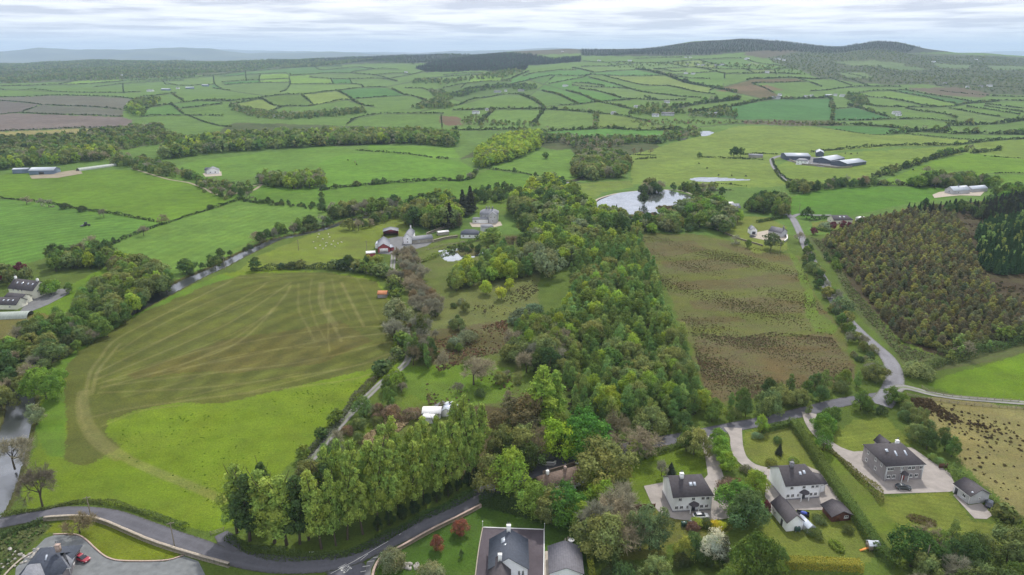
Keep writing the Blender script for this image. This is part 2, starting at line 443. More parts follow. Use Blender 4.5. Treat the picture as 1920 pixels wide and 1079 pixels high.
PAINT=[
# far: polygon, colour, rough
('-60,184 0,183 104,180 167,181 229,184 256,188 231,206 177,201 125,199 92,197 79,198 31,191 -60,188',(114,118,100),.05),
('-60,190 0,190 31,192 73,197 42,210 31,212 0,214 -60,216',(112,110,100),.05),
('80,198 125,200 177,202 231,207 229,218 146,215 83,213 44,210 73,199',(108,114,96),.05),
('-60,217 0,216 31,213 83,215 146,217 229,220 250,226 240,236 208,239 125,241 52,244 -60,248',(128,121,112),.05),
('-60,249 0,248 52,246 125,243 225,240 210,248 120,256 60,262 -60,266',(158,156,98),.1),
('-60,104 420,112 560,110 700,104 700,118 640,122 520,128 420,138 300,146 160,152 60,156 -60,158',(84,104,66),.6),
('500,111 620,109 700,105 860,101 960,98 1010,103 960,112 900,118 860,120 720,118 600,122 500,120',(52,68,50),.3),
('776,128 860,108 960,100 1040,112 1090,108 1090,116 990,124 985,132 930,135 900,133 800,136',(46,62,48),.3),
('960,97 1060,90 1105,92 1100,100 980,104',(98,96,78),.5),
('1085,92 1150,92 1240,86 1300,79 1385,72 1450,76 1560,87 1610,82 1660,76 1720,87 1800,97 1700,100 1560,102 1480,97 1400,98 1330,104 1240,106 1090,105',(50,64,50),.3),
('1400,96 1480,94 1560,104 1560,112 1500,118 1440,110 1395,104',(98,94,76),.5),
('1440,108 1500,96 1600,94 1700,100 1850,104 1930,108 1930,180 1840,176 1740,158 1660,160 1560,150 1530,146 1500,132 1450,118',(80,98,66),.5),
('1380,162 1440,160 1470,170 1400,170 1340,172',(128,112,80),.4),
('1700,166 1800,164 1860,176 1840,184 1760,178',(112,100,84),.6),
('824,218 862,220 866,234 840,236 824,230',(124,98,82),.7),
('1385,226 1560,228 1580,235 1500,237 1400,233',(104,104,80),.8),
('-60,262 130,256 230,240 300,232 310,250 360,262 300,270 200,285 60,285 -60,290',(84,104,62),.8),
('440,230 640,236 800,240 860,250 860,264 620,275 400,262 420,240',(74,98,52),.6),
('860,300 950,252 1040,248 1100,262 1230,270 1240,282 1130,300 1120,330 1090,340 1085,290 1010,275',(70,92,48),.6),
('1080,345 1180,338 1190,350 1130,362 1100,385 1060,380 1060,350',(122,150,62),.3),
('910,371 965,368 975,385 945,403 895,402 895,385',(112,150,48),.3),
('1560,116 1640,114 1700,120 1690,126 1600,124',(112,140,84),.1),('1750,119 1820,123 1815,129 1760,127',(108,138,84),.1),('1570,135 1620,137 1640,147 1590,146',(110,140,80),.1),('1650,122 1700,124 1745,131 1690,132 1655,128',(106,136,80),.1),('1850,124 1930,124 1930,132 1860,131',(108,136,84),.1),
# middle distance
('-60,332 80,324 170,319 245,319 283,328 353,344 383,354 403,364 430,366 459,374 411,388 344,409 300,422 258,410 156,394 0,372 -60,366',(106,146,42),.05),
('285,326 372,300 620,273 667,282 734,287 810,296 860,300 897,322 875,338 724,344 600,357 560,350 480,332 400,348 345,340',(106,148,56),.05),
('560,352 600,305 640,290 734,289 810,298 860,302 895,322 875,338 724,344 600,357',(106,154,50),.05),
('400,345 560,350 600,358 724,345 875,339 916,318 968,325 1010,333 980,352 860,370 700,402 620,395 520,380 430,370',(100,144,46),.08),
('918,316 1000,284 1070,280 1080,300 1085,337 1010,332 968,323',(108,150,56),.08),
('690,272 850,277 862,296 812,296 734,287 690,284',(110,156,54),.05),
('1010,248 1135,242 1255,246 1235,262 1100,258',(96,150,64),.05),
('1185,345 1180,292 1270,266 1345,248 1385,236 1520,238 1660,255 1700,253 1832,265 1797,273 1687,274 1520,288 1450,300 1484,346 1440,352 1300,352',(126,154,66),.06),
('1520,290 1797,274 1874,264 1930,262 1930,300 1812,286 1745,302 1643,334 1540,352 1490,347 1455,312 1480,300',(122,152,60),.06),
('1650,342 1745,304 1812,288 1930,300 1930,326 1850,325 1795,350 1645,347',(112,154,44),.06),
('1860,327 1930,327 1930,350 1870,350',(108,150,48),.06),
('1455,375 1540,357 1640,350 1780,353 1785,372 1700,382 1620,400 1560,411 1520,413 1460,400',(92,142,42),.08),
('-60,372 0,373 52,378 94,383 156,395 208,402 298,418 256,440 195,467 150,458 80,485 0,505 -60,510',(102,148,58),0),
('300,420 459,375 520,382 618,392 612,420 560,432 480,460 400,497 335,525 225,478 193,468 256,441',(112,152,62),0),
('480,480 620,426 720,398 765,402 765,440 690,470 680,492 600,503 480,507 440,512',(126,150,52),.35),
('760,455 850,455 935,462 1010,500 1010,600 960,640 980,700 960,815 700,815 770,745 775,600 750,520',(108,128,56),.4),
('860,540 1010,510 1010,570 900,620 800,640 790,600',(120,134,70),.3),
('800,620 950,600 955,660 900,665 820,700 800,660',(106,104,62),.7),
('745,690 900,680 965,690 962,755 880,758 760,756',(106,142,44),.2),
('672,832 735,772 768,792 716,838',(178,160,118),.3),
('560,905 640,830 770,742 800,752 640,890 570,925',(112,138,48),.2),
('530,905 590,880 620,905 610,960 560,930',(126,88,70),.5),
('860,760 1000,765 985,870 880,900 800,880',(92,84,52),.6),
('1195,438 1300,438 1440,470 1500,480 1530,560 1575,612 1605,690 1592,722 1480,738 1400,748 1330,765 1290,640 1240,520',(112,124,56),.62),
('1300,634 1560,628 1605,690 1592,718 1400,750 1330,757',(114,104,66),.8),
('1210,456 1300,450 1325,468 1250,482 1215,476',(112,106,62),.8),('1240,492 1340,484 1410,500 1300,512 1245,505',(112,106,62),.8),('1340,455 1430,470 1500,486 1480,496 1400,480',(112,106,62),.8),('1260,530 1400,520 1500,512 1515,528 1420,540 1280,545',(112,106,62),.8),('1290,565 1430,556 1530,572 1560,590 1430,585 1300,582',(112,106,62),.8),('1270,598 1380,592 1400,604 1290,610',(108,104,60),.7),
('1476,465 1502,490 1520,540 1537,590 1572,612 1562,626 1530,624 1513,600 1507,545 1490,502',(110,142,46),.45),
('1505,440 1560,500 1600,580 1700,690 1725,705 1930,660 1930,632 1760,668 1690,650 1600,540 1545,450',(92,112,56),.5),
('1540,450 1620,410 1760,385 1930,370 1930,640 1760,668 1690,640 1600,540',(78,70,50),.4),
('1740,722 1800,696 1870,676 1930,662 1930,752 1860,748 1780,740',(112,150,36),.12),
('1690,748 1780,748 1930,766 1930,990 1870,935 1800,868 1740,790',(160,158,98),.35),
('1555,818 1600,785 1660,780 1710,830 1640,848 1600,848 1560,838',(124,144,58),.1),
('1655,930 1780,920 1830,975 1915,985 1900,1020 1690,1045 1640,960',(128,146,60),.15),
('1492,798 1553,832 1640,920 1708,1040 1692,1068 1600,950',(112,138,48),.3),
('1395,815 1482,798 1535,880 1440,884 1400,852',(122,138,58),.25),
('1430,955 1590,948 1645,1040 1630,1058 1455,1060 1425,1000',(120,138,58),.2),
('1115,872 1335,822 1322,885 1245,906 1205,912 1238,958 1170,962 1100,930',(114,144,44),.15),
('1150,960 1240,950 1380,985 1370,1000 1250,1020 1240,1050 1150,1050',(124,134,58),.4),
('900,950 1095,990 1112,1079 1115,1200 690,1200 700,1045 745,1018',(84,122,44),.12),
('55,1008 90,985 150,972 200,978 245,990 340,1035 340,1050 230,1055 190,1040 150,1010 95,1003',(126,146,38),.15),
('-60,1005 60,980 105,985 75,1015 25,1062 -60,1130',(86,108,54),.6),
('50,585 120,540 200,500 212,532 160,562 112,592',(110,150,36),.2),
('-60,600 55,585 112,592 70,650 -60,690',(124,122,60),.5),
('1340,402 1440,408 1475,425 1475,470 1420,478 1380,455 1345,425',(126,146,56),.3),
('1522,418 1560,412 1640,408 1640,428 1525,436',(126,142,58),.3),
# the big field
('55,955 40,900 70,820 60,780 100,700 150,640 280,570 420,512 500,505 700,517 737,560 747,640 742,692 640,790 560,862 500,905 440,985 400,1000 340,985 250,957 160,937',(120,150,36),.12),
('60,800 100,700 150,640 280,572 415,514 440,520 285,590 165,660 135,700 125,780 120,860 80,850',(106,148,42),.2),
('120,862 126,780 122,700 145,660 260,590 400,530 470,512 620,512 705,526 732,570 741,650 715,690 640,706 480,742 420,757 330,758 258,772 205,790 198,812 226,838 176,868 150,876',(104,116,48),.15),
('420,640 540,620 640,600 700,640 600,680 450,700 330,700 250,712 240,700 330,670',(106,108,50),.2),
]
for s_,c_,r_ in PAINT:
    poly=parse(s_); xs=[p[0] for p in poly]; ys=[p[1] for p in poly]
    cand=np.where((px>min(xs)-3)&(px<max(xs)+3)&(py>min(ys)-3)&(py<max(ys)+3))[0]
    sc_=np.clip((py[cand]-300)/500.,.25,1.3); jx=px[cand]+(np.sin(x[cand]/2.3+y[cand]/3.7)*2.2+np.sin(x[cand]/.9)*1.2+np.sin(y[cand]/9+x[cand]/14)*3)*sc_+rng.normal(size=len(cand))*1.6*sc_; jy=py[cand]+(np.sin(x[cand]/3.1-y[cand]/1.9)*1.4+np.sin(x[cand]/11)*2)*sc_+rng.normal(size=len(cand))*1.0*sc_
    k=cand[inpoly(jx,jy,poly)]; col[k]=srgb(*c_); rough[k]=r_
# pale wheel tracks and mowing lines are worn into the grass itself
TR='''1.0 1.35:160,740 170,697 187,673 213,640 267,610 333,577 433,527
1.0 1.35:172,740 182,700 200,675 225,645
1.9 1.5:160,735 157,755 165,790 190,825 233,857 283,881 350,908 420,938
1.2 1.45:150,735 147,760 155,800 180,835 220,862
1.0 1.3:180,700 300,640 400,590 480,545 500,530
1.0 1.3:180,712 330,650 440,600 545,530
1.0 1.25:185,720 350,665 430,640 500,590 510,580
1.0 1.3:190,728 320,690 450,640 530,560 545,535
.8 1.25:560,532 560,580 575,610 590,640
1.0 1.4:600,530 600,570 625,610 640,640
1.0 1.4:606,530 607,570 632,610
1.0 1.4:640,530 660,570 682,612
1.0 1.25:440,522 590,516 690,524
1.0 1.25:330,690 430,650 560,625 640,615 720,612
1.1 1.25:200,715 400,680 600,640 725,625
1.1 1.25:190,725 350,705 560,680 735,640
1.0 1.25:185,737 400,725 640,692 740,660
1.0 1.25:175,782 250,765 400,745 640,715 700,700
.5 1.3:620,560 615,620 618,660
.8 1.25:220,660 300,610 420,555 520,525
.8 1.2:230,745 330,720 400,700 470,690
0.7 1.25:190,800 260,772 340,760
.6 1.25:300,640 380,600 470,560 500,548
.6 1.25:250,660 360,612 450,575 520,545
.6 1.25:230,700 330,668 440,625 520,580
.6 1.25:300,705 420,672 520,655 600,650
.6 1.25:560,600 640,580 720,575
.6 1.2:570,640 650,632 735,625
.6 1.25:585,522 580,560 590,600 612,640
.6 1.25:622,522 632,560 655,600
.6 1.25:670,524 690,560 710,600
.7 1.25:470,735 560,712 650,690 730,672
.7 1.25:330,748 450,722 560,700
.8 1.25:410,384 430,395 500,382 560,378
.9 1.2:330,520 400,488 480,452 610,402'''
for ln in TR.split('\n'):
    a,b=ln.split(':'); w,k_=[float(v) for v in a.split()]; pp=catmull(PW(*zip(*parse(b)))[:,:2],5)
    xs,ys=pp[:,0],pp[:,1]; c=np.where((x>xs.min()-4)&(x<xs.max()+4)&(y>ys.min()-4)&(y<ys.max()+4))[0]
    d=dist_line(x[c],y[c],pp); f=(np.clip(1.6-1.5*d/w,0,1)*(k_-1)*1.15)[:,None]
    f=np.clip(f*1.1,0,.45); col[c]=col[c]*(1-f)+f*np.array([.185,.175,.070])
def stripes(s_,guide,sp,amp,off=0):
    poly=parse(s_); gp=PW(*zip(*parse(guide)))[:,:2]; v=gp[-1]-gp[0]
    c=np.where(inpoly(px,py,poly))[0]; d=dist_line(x[c],y[c],[tuple(q) for q in catmull(gp,4)])
    wv=np.sin(2*np.pi*d/sp+off); col[c]*=(1+amp*np.tanh(2*wv))[:,None]
stripes('-60,380 0,380 94,390 208,412 290,424 256,438 195,464 150,456 80,482 0,502 -60,508','-200,560 0,514 150,480 300,470',8.5,.13)
stripes('320,424 459,380 608,396 600,418 480,456 400,493 335,520 235,478','335,540 480,466 640,400',7.5,.05)
stripes('1560,818 1600,788 1660,784 1705,830 1600,845','1560,860 1720,840',2.4,.06)
stripes('1660,935 1780,925 1830,975 1900,1000 1690,1040','1600,1000 1900,1060',2.4,.07)
stripes('1120,880 1325,830 1315,880 1205,910','1100,930 1330,880',2.4,.04)
stripes('180,740 250,600 470,520 620,520 725,560 735,650 640,700 300,750','140,760 300,660 520,560 740,520',11,.11,1)
stripes('330,750 420,700 600,640 745,600 742,690 640,706 480,742','140,770 330,715 560,668 760,600',9,.12,0)
# water beds sink below the banks
WATER={
'river':[('ribbon','-60,1010 -20,945 5,880 18,830 35,780 38,730 36,705 60,690 110,665 160,630 215,600 262,575 310,548 340,532 375,515 410,500 440,484 477,466 520,448 560,440 613,427 660,412 720,400 735,392','9.5 9.5 9.5 9.5 9 8 7 6 6 6 6 8 10 10 9 8.5 8.5 8 6 6 6 6 6 6')],
'stream':[('ribbon','890,376 915,368 945,366 970,360 1010,352 1060,343 1090,335 1105,330','6 6 7 6 6 6 6 6')],
'far_river':[('poly','1312,246 1330,246 1338,249 1330,254 1316,256'),('poly','1268,262 1290,258 1284,262 1272,264')],
'mill_pond':[('poly','1116,380 1122,374 1140,367 1170,362 1210,359 1250,358 1268,362 1290,366 1300,372 1292,380 1284,388 1268,390 1250,398 1248,408 1238,416 1210,413 1182,410 1160,409 1180,404 1196,402 1150,401 1130,402 1118,396')],
'small_lake':[('poly','822,468 845,464 870,464 900,467 925,464 930,470 915,478 880,482 860,488 838,489 826,482')],
'duck_pond':[('poly','628,492 645,486 672,488 685,492 682,500 660,506 640,502')],
'flood_pool':[('poly','1289,335.5 1310,333 1340,332.5 1375,334.5 1407,336.5 1405,338.5 1370,339 1330,341 1308,340')]}
ISL=['1228,388 1245,384 1275,387 1290,390 1280,397 1250,396 1235,394','1184,402 1205,399 1235,399 1233,405 1212,408 1180,407','852,470 885,464 905,470 890,478 862,478']
depth=np.zeros(len(x)); WPOLY={}
for nm,parts in WATER.items():
    for kind,*a in parts:
        if kind=='ribbon':
            c=PW(*zip(*parse(a[0]))); w=np.array([float(v) for v in a[1].split()]); cc=catmull(np.c_[c[:,:2],w[:len(c)]],6)
            k=np.where((x>cc[:,0].min()-20)&(x<cc[:,0].max()+20)&(y>cc[:,1].min()-20)&(y<cc[:,1].max()+20))[0]
            best=np.full(len(k),1e9)
            for i in range(len(cc)-1):
                d=dist_line(x[k],y[k],[tuple(cc[i,:2]),tuple(cc[i+1,:2])])-cc[i,2]/2; best=np.minimum(best,d)
            ins=k[best<0]; bank=k[(best>=0)&(best<1.6)]; WPOLY.setdefault(nm,[]).append(('r',cc))
        else:
            poly=parse(a[0]); ins=np.where(inpoly(px+np.sin(x/3)*.8,py+np.sin(x/4+y/3)*.4,poly))[0]; bank=[]
            WPOLY.setdefault(nm,[]).append(('p',poly))
        depth[ins]=1.3; col[ins]=srgb(70,66,48); col[bank]=srgb(92,100,52)
        if nm=='flood_pool': depth[ins]=.5
for s_ in ISL:
    k=np.where(inpoly(px,py,parse(s_)))[0]; depth[k]=0; col[k]=srgb(104,108,56); rough[k]=.6
xyz=np.stack([x,y,ZS.ravel()-depth],1)
nr,nc=shape; idx=np.arange(nr*nc).reshape(shape)
Q=np.stack([idx[:-1,:-1],idx[:-1,1:],idx[1:,1:],idx[1:,:-1]],-1).reshape(-1,4)
g=G('grassland',.95,.1)
a_=g.attr('Col'); ro=g.attr('Rough').outputs['Fac']; P=g.geo()
big=g.noise(P,.016,5,.6,.82,1.18); med=g.noise(P,.11,5,.62,.80,1.20); fine=g.noise(P,1.5,5,.75,.66,1.34)
c=g.scalar(g.math('MULTIPLY',g.math('MULTIPLY',big,med),fine),a_.outputs['Color'])
c=g.mix(g.noise(P,.05,5,.6,0,.6,.45,.65),c,g.mix(1.0,c,(1.14,1.04,.92),'MULTIPLY')); c=g.mix(g.noise(P,.31,5,.7,0,.5,.5,.66),c,g.mix(1.0,c,(.72,.86,.7),'MULTIPLY'))
Ps=g.geo((.35,1.0,1)); pat=g.noise(Ps,.07,6,.65,0,1,.42,.56); pat2=g.noise(Ps,.3,5,.7,0,1,.44,.6); pat3=g.noise(P,.9,6,.8,0,1,.47,.58)
br=g.mix(pat2,(.120,.100,.058),(.110,.145,.042)); br=g.mix(pat3,br,(.085,.08,.042))
f1=g.math('MULTIPLY',g.math('MULTIPLY',pat,ro),.75); c=g.mix(f1,c,br)
f2=g.math('MULTIPLY',g.math('MULTIPLY',pat3,ro),.45); c=g.mix(f2,c,(.052,.055,.026))
g.color(c); g.bump(g.noise(P,2.2,4,.7,0,1),.6,.25)
M_ground=g.m
me=mk('ground',xyz,Q,[M_ground],col=col,smooth_=True)
ra=me.attributes.new('Rough','FLOAT','POINT'); ra.data.foreach_set('value',rough.astype(np.float32))
tag(link('ground',me),kind='structure')
# surroundings beyond the detailed sheet (sides and behind)
def plain(name,x0,x1,y0,y1,z,n=30):
    X,Y=np.meshgrid(np.linspace(x0,x1,n),np.linspace(y0,y1,n)); V=np.stack([X.ravel(),Y.ravel(),np.full(X.size,z)],1)
    i=np.arange(n*n).reshape(n,n); q=np.stack([i[:-1,:-1],i[:-1,1:],i[1:,1:],i[1:,:-1]],-1).reshape(-1,4)
    cc=np.tile(np.array(srgb(96,134,66)),(n*n,1)); m=mk(name,V,q,[M_ground],col=cc); tag(link(name,m),kind='structure')
plain('plain',-31800,31800,-5800,32800,-190)
def watermat(name,f,body,rough,bs,bd):
    g=G(name,.3,.3); g.color(body); P=g.geo(); bn=g.n.new('ShaderNodeBump'); bn.inputs['Strength'].default_value=bs; bn.inputs['Distance'].default_value=bd; g.l.new(g.noise(P,1.1,4,.6,0,1),bn.inputs['Height'])
    gl=g.n.new('ShaderNodeBsdfGlossy'); gl.inputs['Roughness'].default_value=rough; gl.inputs['Color'].default_value=(.9,.93,1,1); g.l.new(bn.outputs[0],gl.inputs['Normal'])
    m=g.n.new('ShaderNodeMixShader'); g.l.new(g.math('ADD',g.noise(P,.08,3,.5,-.08,.08),f),m.inputs[0]); g.l.new(g.b.outputs[0],m.inputs[1]); g.l.new(gl.outputs[0],m.inputs[2]); g.l.new(m.outputs[0],g.n['Material Output'].inputs[0]); return g.m
M_water=watermat('pond_water',.58,(.035,.045,.045),.05,.08,.03); M_river=watermat('river_water',.22,(.03,.034,.036),.12,.35,.08)
for nm,items in WPOLY.items():
    V=[];Qw=[];T=[]
    for k,dt in items:
        if k=='r':
            p=dt; d=np.gradient(p[:,:2],axis=0); d/=np.linalg.norm(d,axis=1)[:,None]+1e-9; n=np.stack([-d[:,1],d[:,0]],1); w=(p[:,2]/2+1.2)[:,None]
            zz=np.minimum.accumulate(TZ(p[:,0],p[:,1])) if nm=='river' else TZ(p[:,0],p[:,1])
            zz=TZ(p[:,0],p[:,1])-.75; b=len(V)
            for i in range(len(p)):
                V.append((*(p[i,:2]+n[i]*w[i]),zz[i])); V.append((*(p[i,:2]-n[i]*w[i]),zz[i]))
            for i in range(len(p)-1): Qw.append((b+2*i,b+2*i+1,b+2*i+3,b+2*i+2))
        else:
            w=PW(*zip(*dt)); z0=np.percentile(w[:,2],40)-(.55 if nm!='flood_pool' else .1)
            if nm in('flood_pool','far_river'): z0=None
            cx=w[:,:2].mean(0); b=len(V)
            for q in w: 
                e=(q[:2]-cx); e=e/(np.linalg.norm(e)+1e-9)*1.5; V.append((q[0]+e[0],q[1]+e[1],z0 if z0 is not None else q[2]-.15))
            for t in tessellate_polygon([[Vector((v[0],v[1],0)) for v in V[b:]]]):
                t=list(t); A,B,C_=[np.array(V[b+i][:2]) for i in t]
                if (B-A)[0]*(C_-A)[1]-(B-A)[1]*(C_-A)[0]<0: t=t[::-1]
                T.append([b+i for i in t])
    me=mk(nm,V,Qw,[M_river if nm in('river','stream') else M_water],T=T); tag(link(nm,me),kind='structure')
# distant mountains beyond the valley
def mountain(name,pts,D,base,c):
    p=np.array(parse(pts)); xs=np.linspace(p[0,0],p[-1,0],260); ys=np.interp(xs,p[:,0],p[:,1]); rr=np.random.RandomState(len(pts))
    ys+=.35*np.sin(xs/17.)+.2*np.sin(xs/7.3+1)
    V=[]; n=14
    for j in range(n):
        s=j/(n-1)
        for i,(a,b) in enumerate(zip(xs,ys)):
            yy=D-(1-s)*2600; top=CAMZ-(b-HZY)*cp/F*D
            X=(a-960)/F*cp*D*(1+.0*s); z=base+(top-base)*(s**.8)+(1-s)*s*120*math.sin(i/5.+j)
            V.append((X,yy,z))
    for a,b in zip(xs,ys): V.append(((a-960)/F*cp*D,D+2500,base))
    m=len(xs); i=np.arange((n+1)*m).reshape(n+1,m); q=np.stack([i[:-1,:-1],i[:-1,1:],i[1:,1:],i[1:,:-1]],-1).reshape(-1,4)
    g=G(name,.95,.1); P=g.geo(); g.color(g.mix(g.noise(P,.0012,5,.6,0,1,.4,.6),c,(c[0]*1.7,c[1]*1.6,c[2]*1.3))); tag(link(name,mk(name,V,q,[g.m],smooth_=True)),kind='structure')
mountain('distant_hills','-500,99 -200,97 0,97 40,94 75,90.5 100,91.5 150,93.5 240,93.5 275,92.5 340,89.5 400,92.5 430,97 470,100.5 560,99.5 620,97.5 660,98.5 705,101.5 800,106 860,108',14500,-180,(.05,.06,.035))
mountain('hazy_hills','400,103 560,96 700,101 760,102 850,96 950,95 1010,91 1060,91 1160,96 1300,101',19000,-180,(.05,.055,.035))
mountain('far_hills','-300,98 200,96 420,93 480,95 560,97 900,100 1200,100 1700,101 1800,99.5 1880,96.5 1950,97 2300,99',24000,-180,(.05,.055,.035))
# haze: one even body of air round everything
def boxmesh(name,x0,x1,y0,y1,z0,z1,mats):
    V=[(a,b,c) for c in(z0,z1) for b in(y0,y1) for a in(x0,x1)]
    return mk(name,V,[(0,2,3,1),(4,5,7,6),(0,1,5,4),(2,6,7,3),(0,4,6,2),(1,3,7,5)],mats)
hm_=bpy.data.materials.new('haze'); hm_.use_nodes=True; t=hm_.node_tree; t.nodes.clear()
pv=t.nodes.new('ShaderNodeVolumePrincipled'); pv.inputs['Color'].default_value=(.58,.74,1,1); pv.inputs['Density'].default_value=6.8e-5; pv.inputs['Anisotropy'].default_value=.0
oo=t.nodes.new('ShaderNodeOutputMaterial'); t.links.new(pv.outputs[0],oo.inputs['Volume'])
tag(link('haze',boxmesh('haze',-31900,31900,-5900,32900,-191,560,[hm_])),kind='stuff')
# ------------------------------------------------------------------ vegetation
def leafmat(name,trans=.35,rough=.7):
    m=bpy.data.materials.new(name); m.use_nodes=True; t=m.node_tree; n=t.nodes; l=t.links; n.clear()
    oi=n.new('ShaderNodeObjectInfo'); at=n.new('ShaderNodeAttribute'); at.attribute_name='Col'
    mu=n.new('ShaderNodeMix'); mu.data_type='RGBA'; mu.blend_type='MULTIPLY'; mu.inputs[0].default_value=1
    l.new(oi.outputs['Color'],mu.inputs[6]); l.new(at.outputs['Color'],mu.inputs[7])
    d=n.new('ShaderNodeBsdfDiffuse'); tr=n.new('ShaderNodeBsdfTranslucent'); ms=n.new('ShaderNodeMixShader'); ms.inputs[0].default_value=trans
    l.new(mu.outputs[2],d.inputs[0]); l.new(mu.outputs[2],tr.inputs[0]); l.new(d.outputs[0],ms.inputs[1]); l.new(tr.outputs[0],ms.inputs[2])
    o=n.new('ShaderNodeOutputMaterial'); l.new(ms.outputs[0],o.inputs[0]); return m
M_leaf=leafmat('leaves'); M_twig=leafmat('twigs',.1)
M_bark=mat('bark',(.085,.07,.052),.9,.1,.3,3); M_ivy=leafmat('ivy_leaves',.15)
def quads(c,nrm,size,rg,asp=1.0,col=None):
    """leaf sprays: one ragged quad per centre, lying square to its normal"""
    n=len(c); nrm=nrm/(np.linalg.norm(nrm,axis=1)[:,None]+1e-9); r=rg.normal(size=(n,3)); u=np.cross(nrm,r); u/=np.linalg.norm(u,axis=1)[:,None]+1e-9; v=np.cross(nrm,u)
    s=(size*rg.uniform(.6,1.35,n))[:,None]/2
    V=np.stack([c-u*s*asp-v*s*.6,c+u*s*.5-v*s,c+u*s*asp+v*s*.5,c-u*s*.4+v*s],1).reshape(-1,3)
    return V,np.arange(n*4).reshape(n,4),(None if col is None else np.repeat(col,4,0))
def clumps(kind,rg):
    """clump centres/radii for a crown of height 1 standing on z=0 (returns centre, radius)"""
    C=[];R=[]
    if kind=='round':
        for i in range(15):
            a=i*2.4+rg.uniform(-.3,.3); t=(i+.5)/15; zz=.28+.58*t+rg.uniform(-.05,.05); rr=.25*math.sin(math.pi*min(1,.22+.80*t))**.8*rg.uniform(.6,1.35)
            C.append((math.cos(a)*rr,math.sin(a)*rr,zz+rg.uniform(-.05,.05))); R.append(rg.uniform(.09,.19))
        C.append((0,0,.55)); R.append(.22)
    elif kind=='wide':
        for i in range(18):
            a=i*2.4+rg.uniform(-.3,.3); t=(i+.5)/18; zz=.28+.56*t; rr=.38*math.sin(math.pi*min(1,.25+.72*t))**.7*rg.uniform(.55,1.25)
            C.append((math.cos(a)*rr,math.sin(a)*rr,zz)); R.append(rg.uniform(.11,.22))
    elif kind=='oval':
        for i in range(14):
            a=i*2.4; t=(i+.5)/14; zz=.2+.7*t; rr=.13*math.sin(math.pi*min(1,.25+.75*t))*rg.uniform(.5,1.2)
            C.append((math.cos(a)*rr,math.sin(a)*rr,zz)); R.append(rg.uniform(.08,.13)*(1.1-.4*t))
    elif kind=='tall':
        for i in range(34):
            a=i*2.4+rg.uniform(-.5,.5); t=(i+.5)/34; zz=.24+.70*t; rr=.105*math.sin(math.pi*min(1,.3+.68*t))*rg.uniform(.3,1.15)
            C.append((math.cos(a)*rr,math.sin(a)*rr,zz)); R.append(rg.uniform(.032,.066)*(1.1-.3*t))
    elif kind=='bush':
        for i in range(10):
            a=i*2.4; t=(i+.5)/10; rr=.42*math.cos(t*1.4)*rg.uniform(.6,1.1)
            C.append((math.cos(a)*rr,math.sin(a)*rr,.28+.42*t)); R.append(rg.uniform(.22,.34))
    return np.array(C),np.array(R)
def crown(kind,nq,size,seed,H=1.0):
    rg=np.random.RandomState(seed)
    if kind=='cone' or kind=='larch':
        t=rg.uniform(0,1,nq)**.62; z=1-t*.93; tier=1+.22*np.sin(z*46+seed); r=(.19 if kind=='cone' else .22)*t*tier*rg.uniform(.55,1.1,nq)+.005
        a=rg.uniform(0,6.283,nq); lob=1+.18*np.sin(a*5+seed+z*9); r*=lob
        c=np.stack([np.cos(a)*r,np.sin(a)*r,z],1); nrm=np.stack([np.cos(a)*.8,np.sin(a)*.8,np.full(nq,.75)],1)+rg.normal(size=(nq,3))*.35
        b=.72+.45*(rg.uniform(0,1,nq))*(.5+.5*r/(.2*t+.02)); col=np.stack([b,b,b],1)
        return quads(c*H,nrm,size*H*(.6+.6*t)if False else size*H,rg,1.2,col)
    C,R=clumps(kind,rg); w=R**2; w/=w.sum(); k=rg.choice(len(C),int(nq*1.5),p=w)
    ctr=np.array([0,0,C[:,2].mean()*.8]); d=rg.normal(size=(len(k),3)); d/=np.linalg.norm(d,axis=1)[:,None]
    outd=(C[k]-ctr); outd/=np.linalg.norm(outd,axis=1)[:,None]+1e-6
    d=d+outd*.55+np.array([0,0,.25]); d/=np.linalg.norm(d,axis=1)[:,None]
    lump=1+.18*np.sin(d[:,0]*7+k)+.17*np.sin(d[:,1]*8+k*2)+.13*np.sin(d[:,2]*9+k)
    c=C[k]+d*(R[k]*lump*np.where(rg.uniform(0,1,len(k))<.1,rg.uniform(1.05,1.3,len(k)),rg.uniform(.8,1.06,len(k))))[:,None]
    ins=np.zeros(len(k),bool)
    for j in range(len(C)):
        ins|=(np.linalg.norm(c-C[j],axis=1)<R[j]*.72)&(k!=j)
    c=c[~ins][:nq]; d=d[~ins][:nq]; k=k[~ins][:nq]
    nrm=d+rg.normal(size=d.shape)*.42
    cb=rg.uniform(.82,1.18,len(C)); hue=rg.uniform(-.10,.10,len(C)); b=cb[k]*rg.uniform(.78,1.22,len(k)); h=hue[k]+rg.uniform(-.05,.05,len(k))
    col=np.stack([b*(1+h),b,b*(1-h)],1)
    return quads(c*H,nrm,size*H,rg,1.15,col)
def tube(P,R,seg=6):
    P=np.array(P,float); V=[];Q=[]; 
    for i,p in enumerate(P):
        d=P[min(i+1,len(P)-1)]-P[max(i-1,0)]; d/=np.linalg.norm(d)+1e-9; u=np.cross(d,[.3,.9,.2]); u/=np.linalg.norm(u); v=np.cross(d,u)
        for j in range(seg):
            a=2*math.pi*j/seg; V.append(p+(u*math.cos(a)+v*math.sin(a))*R[i])
    for i in range(len(P)-1):
        for j in range(seg): Q.append((i*seg+j,i*seg+(j+1)%seg,(i+1)*seg+(j+1)%seg,(i+1)*seg+j))
    return np.array(V),np.array(Q)
def joinm(parts):
    V=[];Q=[];o=0
    for v,q in parts: V.append(v);Q.append(q+o);o+=len(v)
    return np.concatenate(V),np.concatenate(Q)
